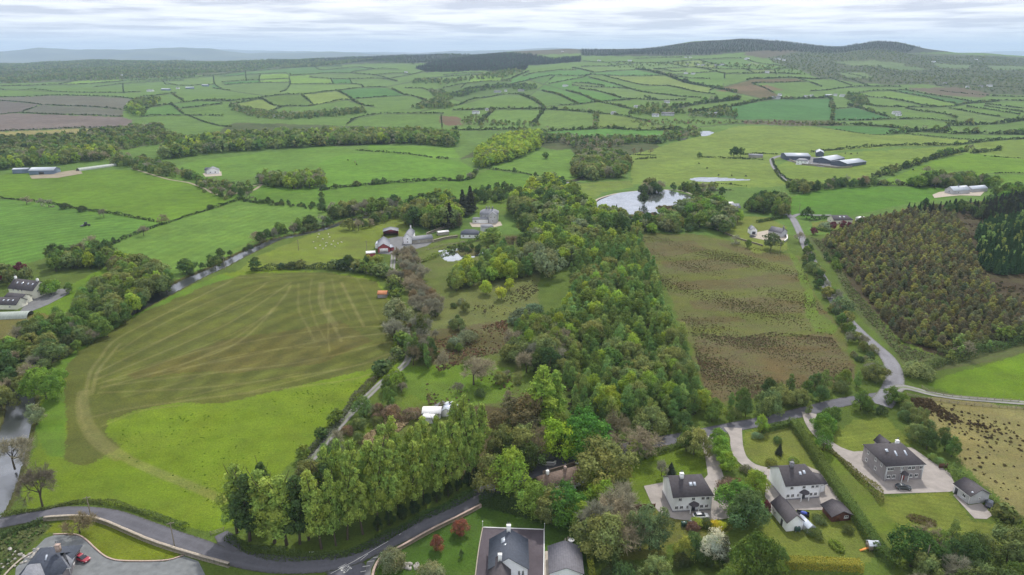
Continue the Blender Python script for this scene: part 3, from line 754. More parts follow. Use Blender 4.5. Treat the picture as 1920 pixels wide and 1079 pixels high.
def trunk(kind,seed):
    rg=np.random.RandomState(seed); top={'tall':.92,'cone':.95,'larch':.9,'oval':.8,'bush':.3}.get(kind,.55); r0={'tall':.013,'oval':.014,'cone':.013,'larch':.012,'bush':.02}.get(kind,.022)
    P=[(rg.normal()*.006*i,rg.normal()*.006*i,top*i/5-.03*(i==0)) for i in range(6)]; parts=[tube(P,[r0*(1.35 if i==0 else 1-.17*i) for i in range(6)],7)]
    if kind in('round','wide','oval','bush','tall'):
        sp={'wide':.34,'round':.26,'oval':.12,'bush':.35,'tall':.10}[kind]
        for j in range(8):
            a=j*2.4; z=(.18+.05*j) if kind!='tall' else .3+.07*j; p0=np.array([0,0,z*(.5 if kind=='bush' else 1)]); p1=np.array([math.cos(a)*sp,math.sin(a)*sp,z+.25]); m=(p0+p1)/2+np.array([0,0,-.03])
            parts.append(tube([p0,m,p1],[r0*.5,r0*.34,r0*.12],5))
    return joinm(parts)
def twigs(nq,seed,wid,kind='bare'):
    """leafless crown: branching limbs that end in fans of thin twigs"""
    rg=np.random.RandomState(seed); segs=[]
    def grow(p,d,l,r,lev):
        q=p+d*l; segs.append((p,q,r,lev))
        if lev==4: return
        for _ in range(4 if lev>0 else 6):
            nd_=d+rg.normal(size=3)*(.62 if lev else .75)+np.array([0,0,.12]); nd_/=np.linalg.norm(nd_)
            grow(p+d*l*rg.uniform(.55,1.0),nd_,l*rg.uniform(.58,.78),r*.5,lev+1)
    grow(np.zeros(3),np.array([0,0,1.]),.30,.02,0)
    V=[];Q=[];o=0
    ends=[s for s in segs if s[3]>=3]; big=[s for s in segs if s[3]<3]
    parts=[tube([a,b],[r,r*.55],5) for a,b,r,_ in big]; TV,TQ=joinm(parts)
    ends=np.array([(e[0],e[1]) for e in ends]); k=rg.choice(len(ends),nq); A=ends[k,0]; B=ends[k,1]
    t=rg.uniform(0,1,(nq,1)); p=A+(B-A)*t; d=(B-A); d/=np.linalg.norm(d,axis=1)[:,None]+1e-9; d=d+rg.normal(size=(nq,3))*.55; d/=np.linalg.norm(d,axis=1)[:,None]
    l=rg.uniform(.04,.10,(nq,1)); s=np.cross(d,rg.normal(size=(nq,3))); s/=np.linalg.norm(s,axis=1)[:,None]+1e-9; w=wid
    VV=np.stack([p-s*w,p+s*w,p+d*l+s*w*.4,p+d*l-s*w*.4],1).reshape(-1,3); QQ=np.arange(nq*4).reshape(nq,4)
    b=rg.uniform(.7,1.3,nq); col=np.repeat(np.stack([b,b,b],1),4,0)
    s_=1.0/max(1e-6,VV[:,2].max()); return (TV*s_,TQ),(VV*s_,QQ,col)
# templates: kind -> lod -> list of (crown mesh, trunk mesh, joined mesh)
SIZES={-1:(.027,5200),0:(.040,2600),1:(.068,850),2:(.12,230),3:(.24,42)}
TPL={}
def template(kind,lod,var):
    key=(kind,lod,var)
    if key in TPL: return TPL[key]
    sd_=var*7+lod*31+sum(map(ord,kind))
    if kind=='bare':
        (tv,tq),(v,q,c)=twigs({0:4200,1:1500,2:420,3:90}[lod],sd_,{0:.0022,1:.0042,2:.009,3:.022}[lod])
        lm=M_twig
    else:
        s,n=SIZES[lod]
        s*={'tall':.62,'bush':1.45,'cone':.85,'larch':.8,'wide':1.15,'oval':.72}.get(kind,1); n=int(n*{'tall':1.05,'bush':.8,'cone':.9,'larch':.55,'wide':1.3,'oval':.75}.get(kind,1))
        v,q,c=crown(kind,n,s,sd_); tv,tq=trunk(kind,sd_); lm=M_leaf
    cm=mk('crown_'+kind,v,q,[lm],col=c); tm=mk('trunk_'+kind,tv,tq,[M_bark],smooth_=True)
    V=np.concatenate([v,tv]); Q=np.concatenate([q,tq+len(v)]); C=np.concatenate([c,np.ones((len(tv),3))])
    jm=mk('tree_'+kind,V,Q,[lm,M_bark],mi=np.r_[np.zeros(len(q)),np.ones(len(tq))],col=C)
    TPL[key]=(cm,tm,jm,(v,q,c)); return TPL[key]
KIND={ # code: (shape, object name, category, tint, jitter)
'g':('round','broadleaf_tree','broadleaf tree',(.115,.175,.042),.16),'G':('wide','broadleaf_tree','broadleaf tree',(.115,.195,.035),.12),
'l':('round','lime_tree','fresh green tree',(.21,.29,.045),.12),'d':('round','dark_tree','dark tree',(.070,.110,.036),.15),
'o':('wide','olive_tree','olive tree',(.15,.18,.062),.14),'b':('bare','bare_tree','bare tree',(.215,.205,.145),.14),'B':('bare','brown_tree','brown tree',(.17,.14,.08),.15),
'p':('tall','poplar_tree','poplar',(.225,.30,.068),.06),'P':('tall','dark_poplar','dark poplar',(.070,.115,.040),.1),
'i':('oval','birch_tree','birch',(.172,.235,.068),.18),'I':('oval','green_birch','young tree',(.118,.185,.052),.18),
'c':('cone','spruce_tree','spruce',(.045,.085,.035),.12),'C':('cone','dark_conifer','conifer',(.047,.055,.036),.15),
'r':('oval','larch_tree','young plantation tree',(.128,.132,.066),.24),'R':('oval','russet_tree','russet tree',(.132,.120,.070),.15),'q':('oval','fresh_larch','fresh-topped plantation tree',(.20,.215,.07),.15),
'y':('round','golden_tree','golden tree',(.26,.28,.06),.08),'m':('round','maroon_tree','maroon tree',(.115,.035,.045),.1),
's':('bush','bush','bush',(.105,.140,.050),.2),'S':('bush','dark_bush','dark bush',(.062,.085,.036),.15),'w':('bush','grey_willow','grey willow',(.165,.19,.105),.12),
'W':('round','blossom_tree','blossom tree',(.42,.45,.36),.06),'h':('wide','chestnut_tree','chestnut tree',(.17,.20,.10),.08),'u':('bush','brown_bush','brown bush',(.15,.115,.08),.15),'k':('bush','rust_bush','rust bush',(.22,.10,.075),.15)}
rng=np.random.RandomState(11); CNT={}
def tint(t,j):
    b=1.42*(1+rng.uniform(-j,j)*1.3); h=rng.uniform(-j,j)*.8; return (t[0]*b*(1+h),t[1]*b,t[2]*b*(1-h*.6),1)
def put(code,p,H,label,group=None,wid=1.0,sub=None,tn=None):
    """one tree as a thing of its own; p is a world point"""
    sh,name,cat,t0,j=KIND[code]; dist=math.hypot(p[0],p[1]); lod=-1 if dist<290 and sh!='bare' else 0 if dist<420 else 1 if dist<800 else 2
    CNT[name]=CNT.get(name,0)+1
    cm,tm,jm,_=template(sh,lod,rng.randint(0,6 if lod<2 else 4)); c=tint(tn or t0,j)
    ww_=rng.uniform(.85,1.18); sc=(H*wid*ww_*rng.uniform(.9,1.1),H*wid*ww_*rng.uniform(.9,1.1),H*rng.uniform(.92,1.05)); rz=rng.uniform(0,6.28)
    if dist<330:
        r=bpy.data.objects.new(name,None); r.empty_display_size=.5; SC.collection.objects.link(r)
        for nm,me in(('crown',cm),('trunk',tm)):
            o=bpy.data.objects.new(nm,me); o.parent=r; SC.collection.objects.link(o); o.color=c
    else:
        r=bpy.data.objects.new(name,jm); SC.collection.objects.link(r); r.color=c
    r.location=(p[0],p[1],p[2]-.05*H*0-.1); r.scale=sc; r.rotation_euler=(rng.uniform(-.07,.07),rng.uniform(-.07,.07),rz)
    tag(r,label,cat,group); return r
def T(code,px,py,H,label,wid=1.0,group=None,tn=None): return put(code,P1(px,py),H,label,group,wid,tn=tn)
def scatter(poly,space,codes,Hr,label,group,limit=None,stuff=None,wid=1.0,seed=0):
    """trees filling a traced wood: codes like 'ggio'; beyond LIMIT the farthest ones go to one stuff mesh"""
    poly=parse(poly) if isinstance(poly,str) else poly; w=PW(*zip(*poly))[:,:2]; rg=np.random.RandomState(seed+len(poly)*13)
    x0,y0=w.min(0); x1,y1=w.max(0); pts=[]
    ny=int((y1-y0)/(space*.87))+1; nx=int((x1-x0)/space)+1
    X,Y=np.meshgrid(np.arange(nx+1),np.arange(ny+1)); gx=x0+(X+.5*(Y%2))*space; gy=y0+Y*space*.87
    gx=(gx+rg.uniform(-.38,.38,gx.shape)*space).ravel(); gy=(gy+rg.uniform(-.38,.38,gy.shape)*space).ravel()
    k=inpoly(gx,gy,[tuple(q) for q in w]); gx=gx[k]; gy=gy[k]; o=np.argsort(gy); gx=gx[o]; gy=gy[o]; gz=TZ(gx,gy)
    lim=len(gx) if limit is None else limit
    cl=np.sin(gx/23.+seed)+np.sin(gy/17.+seed*2)+rg.normal(size=len(gx))*1.5
    rank=(np.argsort(np.argsort(cl))/max(1,len(cl))*len(codes)).astype(int).clip(0,len(codes)-1)
    rest=[]
    for i in range(len(gx)):
        c=codes[rank[i]]; H=rg.uniform(*Hr)*(.6 if c in 'sSwuk' else 1)
        if i<lim: put(c,(gx[i],gy[i],gz[i]),H,label.replace('*',CATW[c]),(group+' - '+KIND[c][2]+' kind') if '*' in label else group,wid)
        else: rest.append((c,(gx[i],gy[i],gz[i]),H))
    if rest: STUFF.extend((stuff or 'woodland',c,p,H*1.0) for c,p,H in rest)
CATW={k:v[2] for k,v in KIND.items()}
STUFF=[]
def mass(name,items,lodf=None,wid=1.05):
    """trees nobody could count: one mesh"""
    V=[];Q=[];C=[];o=0
    for c,p,H in items:
        sh,_,_,t0,j=KIND[c]; d=p[1]; lod=2 if d<850 else 3 
        if lodf is not None: lod=lodf
        v,q,cc=template(sh,lod,rng.randint(0,3))[3]; a=rng.uniform(0,6.28); ca,sa=math.cos(a),math.sin(a)
        w=np.empty_like(v); w[:,0]=(v[:,0]*ca-v[:,1]*sa)*H*wid; w[:,1]=(v[:,0]*sa+v[:,1]*ca)*H*wid; w[:,2]=v[:,2]*H; w+=np.array([p[0],p[1],p[2]-.3])
        V.append(w); Q.append(q+o); C.append(cc*np.array(tint(t0,j)[:3])); o+=len(v)
    me=mk(name,np.concatenate(V),np.concatenate(Q),[M_leaf],col=np.concatenate(C)); ob=link(name,me); tag(ob,kind='stuff'); return ob
def wood(name,poly,space,codes,Hr,seed=1,jitter=.4,holes=()):
    w=PW(*zip(*parse(poly)))[:,:2]; rg=np.random.RandomState(seed); x0,y0=w.min(0); x1,y1=w.max(0)
    X,Y=np.meshgrid(np.arange(x0,x1,space),np.arange(y0,y1,space)); gx=(X+rg.uniform(-jitter,jitter,X.shape)*space).ravel(); gy=(Y+rg.uniform(-jitter,jitter,Y.shape)*space).ravel()
    k=inpoly(gx,gy,[tuple(q) for q in w])
    for hp in holes: k&=~inpoly(gx,gy,[tuple(q[:2]) for q in PW(*zip(*parse(hp)))])
    gx,gy=gx[k],gy[k]; gz=TZ(gx,gy); cl=np.sin(gx/60.+seed)+np.sin(gy/80.)+rg.normal(size=len(gx))*.8
    rank=(np.argsort(np.argsort(cl))/max(1,len(cl))*len(codes)).astype(int).clip(0,len(codes)-1)
    print('wood',name,len(gx))
    if len(gx): mass(name,[(codes[rank[i]],(gx[i],gy[i],gz[i]),rg.uniform(*Hr)) for i in range(len(gx))])
# hedges
def hedge_mesh(P,h,w,formal,seed,tn,trees=0):
    rg=np.random.RandomState(seed); p=resample(P,1.0); n=len(p); L_=np.linalg.norm(np.diff(p[:,:2],axis=0),axis=1).sum()
    d=np.hypot(p[:,0],p[:,1]).mean(); qs=max(.28,min(3.0,d*.00155)); 
    nq=int(L_*(2*h+w)*1.7/(qs*qs)*.62)+8; nq=min(int(nq*(2.2 if formal else 1)),16000); qs*=(.85 if formal else 1)
    k=rg.uniform(0,n-1.001,nq); i=k.astype(int); f=(k-i)[:,None]; c=p[i]*(1-f)+p[np.minimum(i+1,n-1)]*f; dr=p[np.minimum(i+1,n-1)]-p[i]; dr[:,2]=0; dr/=np.linalg.norm(dr,axis=1)[:,None]+1e-9
    side=np.stack([-dr[:,1],dr[:,0],np.zeros(nq)],1)
    if formal: hh=h*np.ones(nq); ww=w*np.ones(nq)
    else:
        hn=.62+.30*np.sin(k/5.3+seed)+.25*np.sin(k/2.1+seed*3)+.3*np.sin(k/17.+seed*2); hh=h*np.clip(hn+.25,.35,1.6); ww=w*np.clip(.8+.3*np.sin(k/4.1+seed),.5,1.2)
    per=2*hh+ww; s=rg.uniform(0,1,nq)*per; off=np.where(s<hh,-ww/2,np.where(s<hh+ww,s-hh-ww/2,ww/2)); z=np.where(s<hh,s,np.where(s<hh+ww,hh,per-s))
    if not formal: off*=np.sqrt(np.clip(1-(z/hh)**2*.45,.1,1)); 
    nm=side*np.where(s<hh,-1,np.where(s<hh+ww,0,1))[:,None]+np.array([0,0,1.])*np.where((s>hh)&(s<hh+ww),1,.25)[:,None]+rg.normal(size=(nq,3))*(.25 if formal else .5)
    c=c+side*(off+rg.normal(size=nq)*.06*w)[:,None]; c[:,2]+=z*1.0+rg.normal(size=nq)*.05*h
    b=1.35*rg.uniform(.7,1.25,nq)*(1+.15*np.sin(k/7.+seed)); col=np.stack([b*(1+.1*np.sin(k/13.)),b,b],1)*np.array(tn)
    V,Q,C=quads(c,nm,qs,rg,1.1,col); V=[V];Q=[Q];C=[C]; o=len(V[0])
    if trees:
        t=0.
        while t<L_:
            t+=rg.exponential(trees); j=int(min(n-1,t/L_*(n-1))); H=h*rg.uniform(1.2,2.6); cd_=rg.choice(list('ggdosiSb')); sh,_,_,t0,jj=KIND[cd_]
            if sh=='bare' : H*=1.2
            v,q,cc=template(sh,2 if d<850 else 3,rg.randint(0,3))[3]; a=rg.uniform(0,6.28); ca,sa=math.cos(a),math.sin(a); k_=1.25
            w_=np.stack([(v[:,0]*ca-v[:,1]*sa)*H*k_,(v[:,0]*sa+v[:,1]*ca)*H*k_,v[:,2]*H],1)+p[j]; V.append(w_);Q.append(q+o);C.append(cc*np.array(tint(t0,jj)[:3])*.9);o+=len(v)
    return mk('hedge',np.concatenate(V),np.concatenate(Q),[M_leaf],col=np.concatenate(C))
def hedge(pts,h,w,label,formal=False,tn=(.07,.10,.035),trees=0,group=None,name='hedge',cat='hedge',world=False):
    P=PW(*zip(*parse(pts))) if isinstance(pts,str) else PW(*zip(*pts)); Pc=catmull(P,4) if len(P)>2 else P; Pc=np.array(Pc); Pc[:,2]=TZ(Pc[:,0],Pc[:,1])
    Pr=resample(Pc,1.0); Pr[:,2]=TZ(Pr[:,0],Pr[:,1])
    hedge.n+=1; h*=(1 if formal else .72 if P[0][1]>900 else .85); w*=(1.1 if formal else .75 if P[0][1]>900 else .9); o=link(name,hedge_mesh(Pr,h,w,formal,hedge.n,tn,trees)); tag(o,label,cat,group); return o
hedge.n=0
# ------------------------------------------------------------------ field hedges from the traced lines
for k,h,w,p in HED:
    if k=='e': continue
    far=p[0][1]<262; my=np.mean([q[1] for q in p])
    if my<262: lb,gr=('dark tree-dotted hedgerow between green fields in the far valley' if k=='t' else 'thin dark hedge between green fields in the far valley'),('far tree-dotted hedgerows' if k=='t' else 'far field hedges')
    else: lb,gr=('bushy hedgerow with small trees between the middle-distance pastures' if k=='t' else 'low dark hedge between the middle-distance pastures'),('middle-distance bushy hedgerows' if k=='t' else 'middle-distance low hedges')
    hedge(p,h*(1.0 if my<262 else 1.1),w,lb,trees=(h*2.6 if k=='t' else 0 if my>262 else 34),group=gr,tn=(.045,.066,.030),name='hedgerow' if k=='t' else 'field_hedge',cat='hedgerow' if k=='t' else 'field hedge')
# named nearer hedges
hedge('1485,796 1526,856 1567,918 1607,977 1647,1037 1680,1066',2.6,2.4,'tall clipped dark green hedge running downhill past the white houses',True,(.085,.125,.035))
hedge('903,941 960,958 1030,975 1098,990',3.2,3.0,'thick clipped dark hedge above the lawn of the slate-roofed house',True,(.05,.085,.03))
hedge('1098,1008 1104,1040 1112,1100',1.6,1.3,'narrow yellow-green clipped hedge beside the grey outbuilding',True,(.16,.20,.035))
hedge('1465,1062 1540,1064 1615,1068',2.2,2.2,'golden clipped hedge below the playhouse lawn',True,(.20,.20,.035))
hedge('1425,812 1452,805 1482,798',1.8,1.8,'short clipped hedge between upper garden and road',True,(.075,.12,.035))
hedge('1778,880 1813,912 1880,955 1915,985',2.4,3.0,'scruffy hedge behind the long grey garage',False,(.085,.13,.04))
hedge('0,969 40,962 83,956 125,946 167,942 215,947 267,962 310,976 352,992',1.3,2.0,'low rough hedge between the lime field and the road bend',False,(.085,.115,.035))
hedge('0,1008 40,992 83,978',1.8,3.0,'dark scrubby hedge below the road at the river end',False,(.06,.095,.035))
hedge('425,1012 470,1034 530,1046 600,1047 650,1040 700,1020 760,990 820,960 890,925',2.2,3.0,'dark undergrowth hedge along the foot of the tall poplars',False,(.06,.095,.03))
hedge('470,508 520,505 580,503 640,505 690,513 726,522',3.6,5,'bushy hedgerow along the top of the striped brown field',False,(.075,.105,.04),9)
hedge('735,520 742,560 746,610 752,650',3.5,4,'hedgerow between the brown field and the farm lane',False,(.10,.115,.06),9)
hedge('745,672 700,715 660,758 620,808 570,862',2.6,3.5,'rough hedge on the field side of the lower farm lane',False,(.10,.11,.065),10)
hedge('1115,905 1150,872 1200,860 1262,842 1310,828',1.6,2,'low hedge between the white house lawn and main road',False,(.09,.13,.04),14)
hedge('1536,838 1560,848 1600,886 1640,922 1652,945',1.6,3,'shrub border with yellow flowers beside the grey house drive',False,(.13,.14,.05))
hedge('1452,320 1462,333 1474,343 1490,352',1.8,2.5,'hedge hugging the curved farm road on its left',False,(.055,.08,.03))
hedge('1760,668 1810,655 1870,642 1930,628',4,7,'dense scrub hedge above the bright right-hand field',False,(.085,.11,.045),12)
hedge('1700,705 1740,690 1790,675 1860,655 1930,640',3,5,'bramble hedge around the corner of the bright right-hand field',False,(.075,.11,.04),14)
hedge('1522,430 1560,436 1600,434 1640,430',1.6,2,'low hedge below the garden with maroon trees',True,(.075,.12,.035))
hedge('1420,418 1450,412 1474,408',1.8,2,'dark hedge above the cream courtyard',True,(.05,.08,.03))
hedge('764,503 800,488 850,468 890,452 912,446',1.5,5,'bright green shrub bank above the small pond',False,(.13,.19,.045),7)
hedge('1190,300 1230,297',2,3,'low hedge under the bare trees by the pasture',False,(.06,.08,.035))
hedge('1283,352 1345,345 1400,350',0.8,1,'thin field edge behind the pond trees',False)
hedge('1860,960 1900,985 1935,1000',2.2,3,'scrubby hedge at the corner of the tufted field',False,(.085,.12,.04),9)
# ------------------------------------------------------------------ woods far off, each one mass
wood('ridge_forest','500,113 620,110 700,107 860,103 960,99 1010,103 960,111 900,116 860,119 720,117 600,121 500,120',20,'CCcCCd',(8,11),1)
wood('conifer_plantation','778,128 860,111 960,103 1040,112 1090,108 1088,116 990,123 985,132 930,134 900,132 800,135',12,'CCCcC',(10,14),2)
wood('hilltop_forest','1090,93 1150,94 1240,89 1300,81 1385,75 1450,78 1560,89 1610,84 1660,79 1720,89 1790,98 1700,100 1560,101 1480,97 1400,98 1330,103 1240,104 1090,104',18,'CCcCCC',(7,10),3)
wood('far_left_woodland','-40,119 420,117 560,114 700,112 640,122 520,127 420,136 360,146 240,150 160,152 60,155 -40,158',22,'ggdosdgso',(8,12),4)
wood('hillside_scrub','1440,110 1500,99 1600,98 1700,102 1850,106 1930,110 1930,178 1840,174 1750,158 1660,158 1560,148 1530,144 1500,130 1450,118',20,'sosSssrss',(3,6),5,holes=('1560,116 1640,114 1700,120 1690,126 1600,124','1750,119 1820,123 1815,129 1760,127','1570,135 1620,137 1640,147 1590,146','1650,122 1700,124 1745,131 1690,132 1655,128','1850,124 1930,124 1930,132 1860,131'))
wood('valley_woodland','-30,262 60,262 130,258 230,245 300,236 312,252 365,264 300,272 200,288 60,288 -30,292',10,'gosdbsgSsb',(6,11),6)
wood('barn_belt','-30,322 60,314 120,309 205,303 215,290 120,290 -30,298',9,'goblodg',(10,14),7)
wood('track_belt','205,311 290,328 345,338 378,352 386,346 335,322 290,306 225,294',8,'bogsdg',(6,10),27)
wood('riverside_woodland','300,301 380,291 436,286 505,281 651,273 780,271 856,277 856,258 780,254 651,254 505,260 436,264 380,270 310,284',8.5,'gobdgloggdog',(10,16),28)
wood('parkland_wood','893,318 916,316 1008,281 1020,262 985,256 930,268 895,292',7,'llgloll',(11,14),8)
wood('river_wood','1075,318 1085,300 1120,292 1165,300 1180,322 1160,335 1100,341 1078,335',8,'bgodgbo',(11,15),9)
wood('oxbow_scrub','1000,272 1040,268 1090,282 1115,286 1190,268 1240,270 1232,262 1100,262 1010,258',8,'Rbdgbs',(7,11),10)
wood('river_bend_scrub','1255,252 1300,243 1315,248 1310,256 1262,264 1225,272 1240,258',8,'bogds',(6,10),11)
wood('heath_strip','1180,226 1385,227 1560,229 1580,235 1500,236 1400,232 1200,238',10,'Rsous',(2,4.5),12)
wood('farmstead_trees','835,186 900,172 950,165 985,172 1010,165 1000,160 930,160 880,168 838,178',13,'dgSdg',(7,11),13)
wood('village_trees','1175,218 1240,216 1290,214 1300,206 1250,200 1215,196 1190,208',13,'ogdsb',(7,10),14)
wood('garden_belt','1290,222 1340,220 1380,222 1385,213 1350,206 1300,216',11,'ogdsb',(6,9),15)
wood('scattered_copse','426,196 436,208 470,220 530,226 600,222 690,214 680,206 640,206 560,214 500,212 440,198',12,'dogsb',(6,10),16)
wood('roadside_copse','235,210 262,222 275,215 262,200 295,196 300,188 258,190',10,'glods',(8,12),17)
wood('hollow_trees','770,158 840,160 880,150 940,148 990,138 960,132 900,142 840,150 780,150',18,'gosdb',(7,11),18)
wood('combe_trees','770,205 850,205 840,195 850,182 830,172 800,170 820,185 790,196',11,'gosdb',(6,10),19)
wood('moor_edge_trees','1140,118 1260,116 1400,122 1500,132 1540,150 1500,140 1400,130 1250,124 1140,126',30,'gsod',(5,9),20)
wood('eastern_copse','1585,186 1600,196 1625,198 1618,184 1590,178',11,'dgods',(8,12),21)
wood('lane_thicket','848,242 900,236 960,238 1020,240 1010,232 900,226 895,214 875,220',11,'Rgosb',(3,7),22)
# ------------------------------------------------------------------ nearer woods: every tree a thing
# (polygon, spacing, kinds, heights, label, group, limit, stuff name)
scatter('1075,455 1190,442 1225,510 1240,570 1275,650 1302,720 1330,768 1310,792 1200,803 1075,795 1062,740 1042,700 985,680 962,650 975,622 1040,600 1078,560 1068,520',5.3,'iIiiIlIigIiIiIo',(7.5,12),
 '* in the dense mixed wood between the house gardens and the boggy field','central wood',430,'central_wood_rest')
scatter('1545,452 1620,415 1700,398 1790,405 1812,440 1830,500 1870,560 1930,570 1930,628 1790,655 1755,660 1690,640 1648,590 1600,528',4.1,'rRqrRrqrRqrrsqR',(4,6.2),
 '* in the brown young plantation right of the winding road','brown plantation',560,'young_plantation',wid=1.4)
scatter('1830,440 1850,425 1930,415 1930,512 1870,520 1835,500',4.2,'cccic',(8,11),'bright green young spruce in the block at the right edge','green spruce block',150,'spruce_block',seed=3)
scatter('1680,398 1760,388 1850,384 1930,360 1930,410 1855,420 1800,402 1720,402',6,'CcCsdC',(6,9),'dark low conifer in the belt above the brown plantation','dark conifer belt',110,'conifer_belt',seed=4)
scatter('1838,398 1930,370 1930,412 1850,422',5,'CCC',(8,11),'dark spruce in the upper block at the right edge','upper dark spruce block',60,'dark_spruce_block',seed=5)
scatter('1195,812 1300,795 1335,770 1400,752 1480,733 1600,715 1625,728 1560,748 1500,766 1430,781 1330,806 1280,816 1215,824',6.2,'doIgsoISgd',(6,9.5),'* in the thick roadside belt north of the main road','roadside belt',150,seed=6)
scatter('1600,762 1690,745 1740,790 1785,845 1790,880 1750,862 1690,805 1645,780 1600,790',5.5,'gIsdoSg',(4.5,8),'* in the hedge belt between the grey house garden and the tufted field','garden belt',90,seed=7)
scatter('1690,1095 1700,1050 1760,1035 1830,1045 1880,1020 1930,1010 1930,1150 1690,1150',6,'dgISobd',(6,10),'* in the scrubby wood at the bottom right corner','corner wood',90,seed=8)
scatter('0,672 45,625 92,612 150,622 205,632 165,655 128,668 80,702 60,735 22,765 0,780',6.2,'gogSdbos',(6,10),'* on the river bank left of the striped brown field','left river bank',60,seed=9)
scatter('150,568 195,535 240,518 300,522 330,545 290,570 262,592 212,622 165,632 150,600',6.4,'gogdgIlo',(7,11),'* on the wooded river bend beside the striped brown field','river bend trees',80,seed=10)
scatter('92,508 110,490 165,482 212,480 240,500 300,515 330,530 300,535 235,530 222,512 150,505 110,515',6.5,'oogldBdg',(8,12),'* in the belt behind the left-hand white house','belt behind the white house',60,seed=11)
scatter('-30,520 40,515 60,528 20,540 -30,540',7,'moog',(7,10),'* behind the left-hand white house with black roof','trees behind left house',12,seed=12)
scatter('-30,660 0,650 18,690 10,740 -30,820',6,'dbosg',(6,9),'* at the left edge by the river','left edge trees',20,seed=13)
scatter('900,500 940,480 990,492 995,520 960,530 920,535 850,548 830,535 870,515',6.2,'iilIi',(9,13),'* in the pale grove beside the small pond','pond grove',70,seed=14,wid=1.1)
scatter('745,480 775,478 800,545 825,590 805,610 775,580 752,530',5.0,'bbBbb',(6,9),'* in the greyish leafless row beside the farm lane','bare lane row',70,seed=15,wid=.95)
scatter('765,625 800,615 812,680 790,700 768,680',6,'bdBI',(7,10),'* beside the farm lane below the bare row','lane clump',16,seed=16)
scatter('985,440 1020,400 1060,395 1115,415 1180,432 1195,445 1090,462 1070,500 1010,520 985,480',8.5,'gdlgohdgl',(11,16),'* in the old wood between manor and large pond','old wood',95,seed=17)
scatter('960,395 990,360 1030,352 1075,375 1110,410 1060,400 1015,410 980,430',9,'lgodgl',(13,18),'* among the tall trees behind the manor','tall trees near the manor',45,seed=18)
scatter('755,425 770,395 840,385 860,410 850,432 800,430',8,'ooglgd',(11,16),'* in the grove between farmyard and manor','farm grove',40,seed=19)
scatter('650,432 690,420 760,395 770,402 700,425 655,440',6.5,'dogb',(6,10),'* on the far river bank behind the farm','far bank trees',30,seed=20)
scatter('478,460 520,445 600,430 620,425 618,418 560,428 500,440 470,452',6,'dgbsS',(5,9),'* on the river bank below the mown fields','mown field bank',50,seed=21)
scatter('395,500 440,480 480,468 470,462 420,480 350,515 345,525',8,'dsgS',(4,7),'* scattered along the open river bank','open river bank',18,seed=22)
scatter('615,425 640,410 690,404 760,396 755,388 680,394 620,408',6.5,'bdobg',(8,12),'* in the straggling line above the river meadow','meadow line',32,seed=23)
scatter('900,384 960,378 975,362 960,355 900,362 870,376',7,'dSdgs',(6,9),'* by the small stream behind the manor','stream trees',24,seed=24)
scatter('1180,438 1200,425 1255,418 1310,415 1340,400 1385,415 1370,432 1290,438',7.5,'gdhosgdl',(8,13),'* along the top edge of the boggy field','bog top trees',60,seed=25)
scatter('1275,398 1320,380 1345,385 1350,402 1310,412 1280,410',7.5,'dGoh',(9,13),'* between the pond and the stone house','pond house trees',22,seed=26)
scatter('1395,398 1425,372 1470,385 1482,408 1440,405',7,'gddgo',(8,12),'* beside the road junction near the stone house','junction trees',36,seed=27)
scatter('1475,350 1540,352 1545,358 1510,364 1475,362',7,'dog',(6,10),'* where the farm road meets the pastures','farm road trees',14,seed=28)
scatter('1540,358 1640,350 1638,344 1560,346 1538,350',6.5,'dbsdg',(6,9),'* along the top of the rounded green field','round field trees',24,seed=29)
scatter('1700,350 1760,338 1850,342 1870,356 1800,352 1740,356',8,'obgdG',(8,13),'* in the clump behind the blue-roofed bungalow','bungalow clump',30,seed=30)
scatter('1860,368 1900,360 1930,358 1930,368 1880,376',8,'dgG',(7,10),'* beyond the blue-roofed bungalow','beyond bungalow',10,seed=31)
scatter('1555,470 1580,500 1570,520 1545,490',7,'gsd',(4,6),'* on the verge between road and plantation','verge bushes',12,seed=32)
scatter('1512,455 1530,500 1555,545 1590,600 1610,640 1600,650 1575,610 1540,560 1515,510 1503,470',5.5,'dSogbs',(4,7),'* in the tall roadside hedge beside the bright grass strip','strip roadside trees',60,seed=33)
scatter('1590,640 1620,640 1655,690 1650,715 1610,705 1585,660',5.5,'wSobw',(4,7),'* between the winding road and the boggy field','bend trees',40,seed=34)
scatter('1240,1055 1330,1040 1380,1030 1460,1060 1470,1110 1240,1130',6,'dgSId',(5,8),'* in the shrubbery at the bottom below the white house','bottom shrubbery',36,seed=35)
scatter('1110,1070 1150,1050 1240,1060 1235,1110 1115,1130',5.5,'Sodb',(5,8),'* in the dark thicket beside the grey outbuilding','outbuilding thicket',26,seed=36)
scatter('600,360 612,390 660,400 640,410 605,400',9,'bd',(5,8),'* at the corner of the mown fields','mown corner',6,seed=37)
scatter('470,340 600,335 610,350 560,357 500,352 485,345',7,'logbbg',(9,12),'* in the copse in the middle pasture','pasture copse',34,seed=38)
scatter('385,340 470,350 480,372 430,378 380,362 370,350',9,'dgsbo',(5,8),'* around the white house at the end of the farm track','track end trees',24,seed=39)
scatter('435,376 475,376 620,390 650,395 650,400 600,396 470,381',5,'Sdsd',(3,5),'* in the gappy hedge above the mown field','gappy hedge',60,seed=40)
scatter('640,485 650,505 720,515 735,500 700,488 672,500',7,'dgosy',(4,7),'* around the duck pond below the farm','duck pond trees',22,seed=41)
scatter('560,895 600,850 650,805 700,765 745,712 770,722 730,775 680,830 620,885 585,912',5.2,'gIbowus',(4,7.5),'* in the thick hedge along the lower farm lane','lower lane hedge',80,seed=42)
scatter('930,870 1000,805 1045,800 1060,850 1010,885 950,900',7,'Boodg',(9,13),'* in the brown wooded corner by the lane gate','gate wood',20,seed=43)
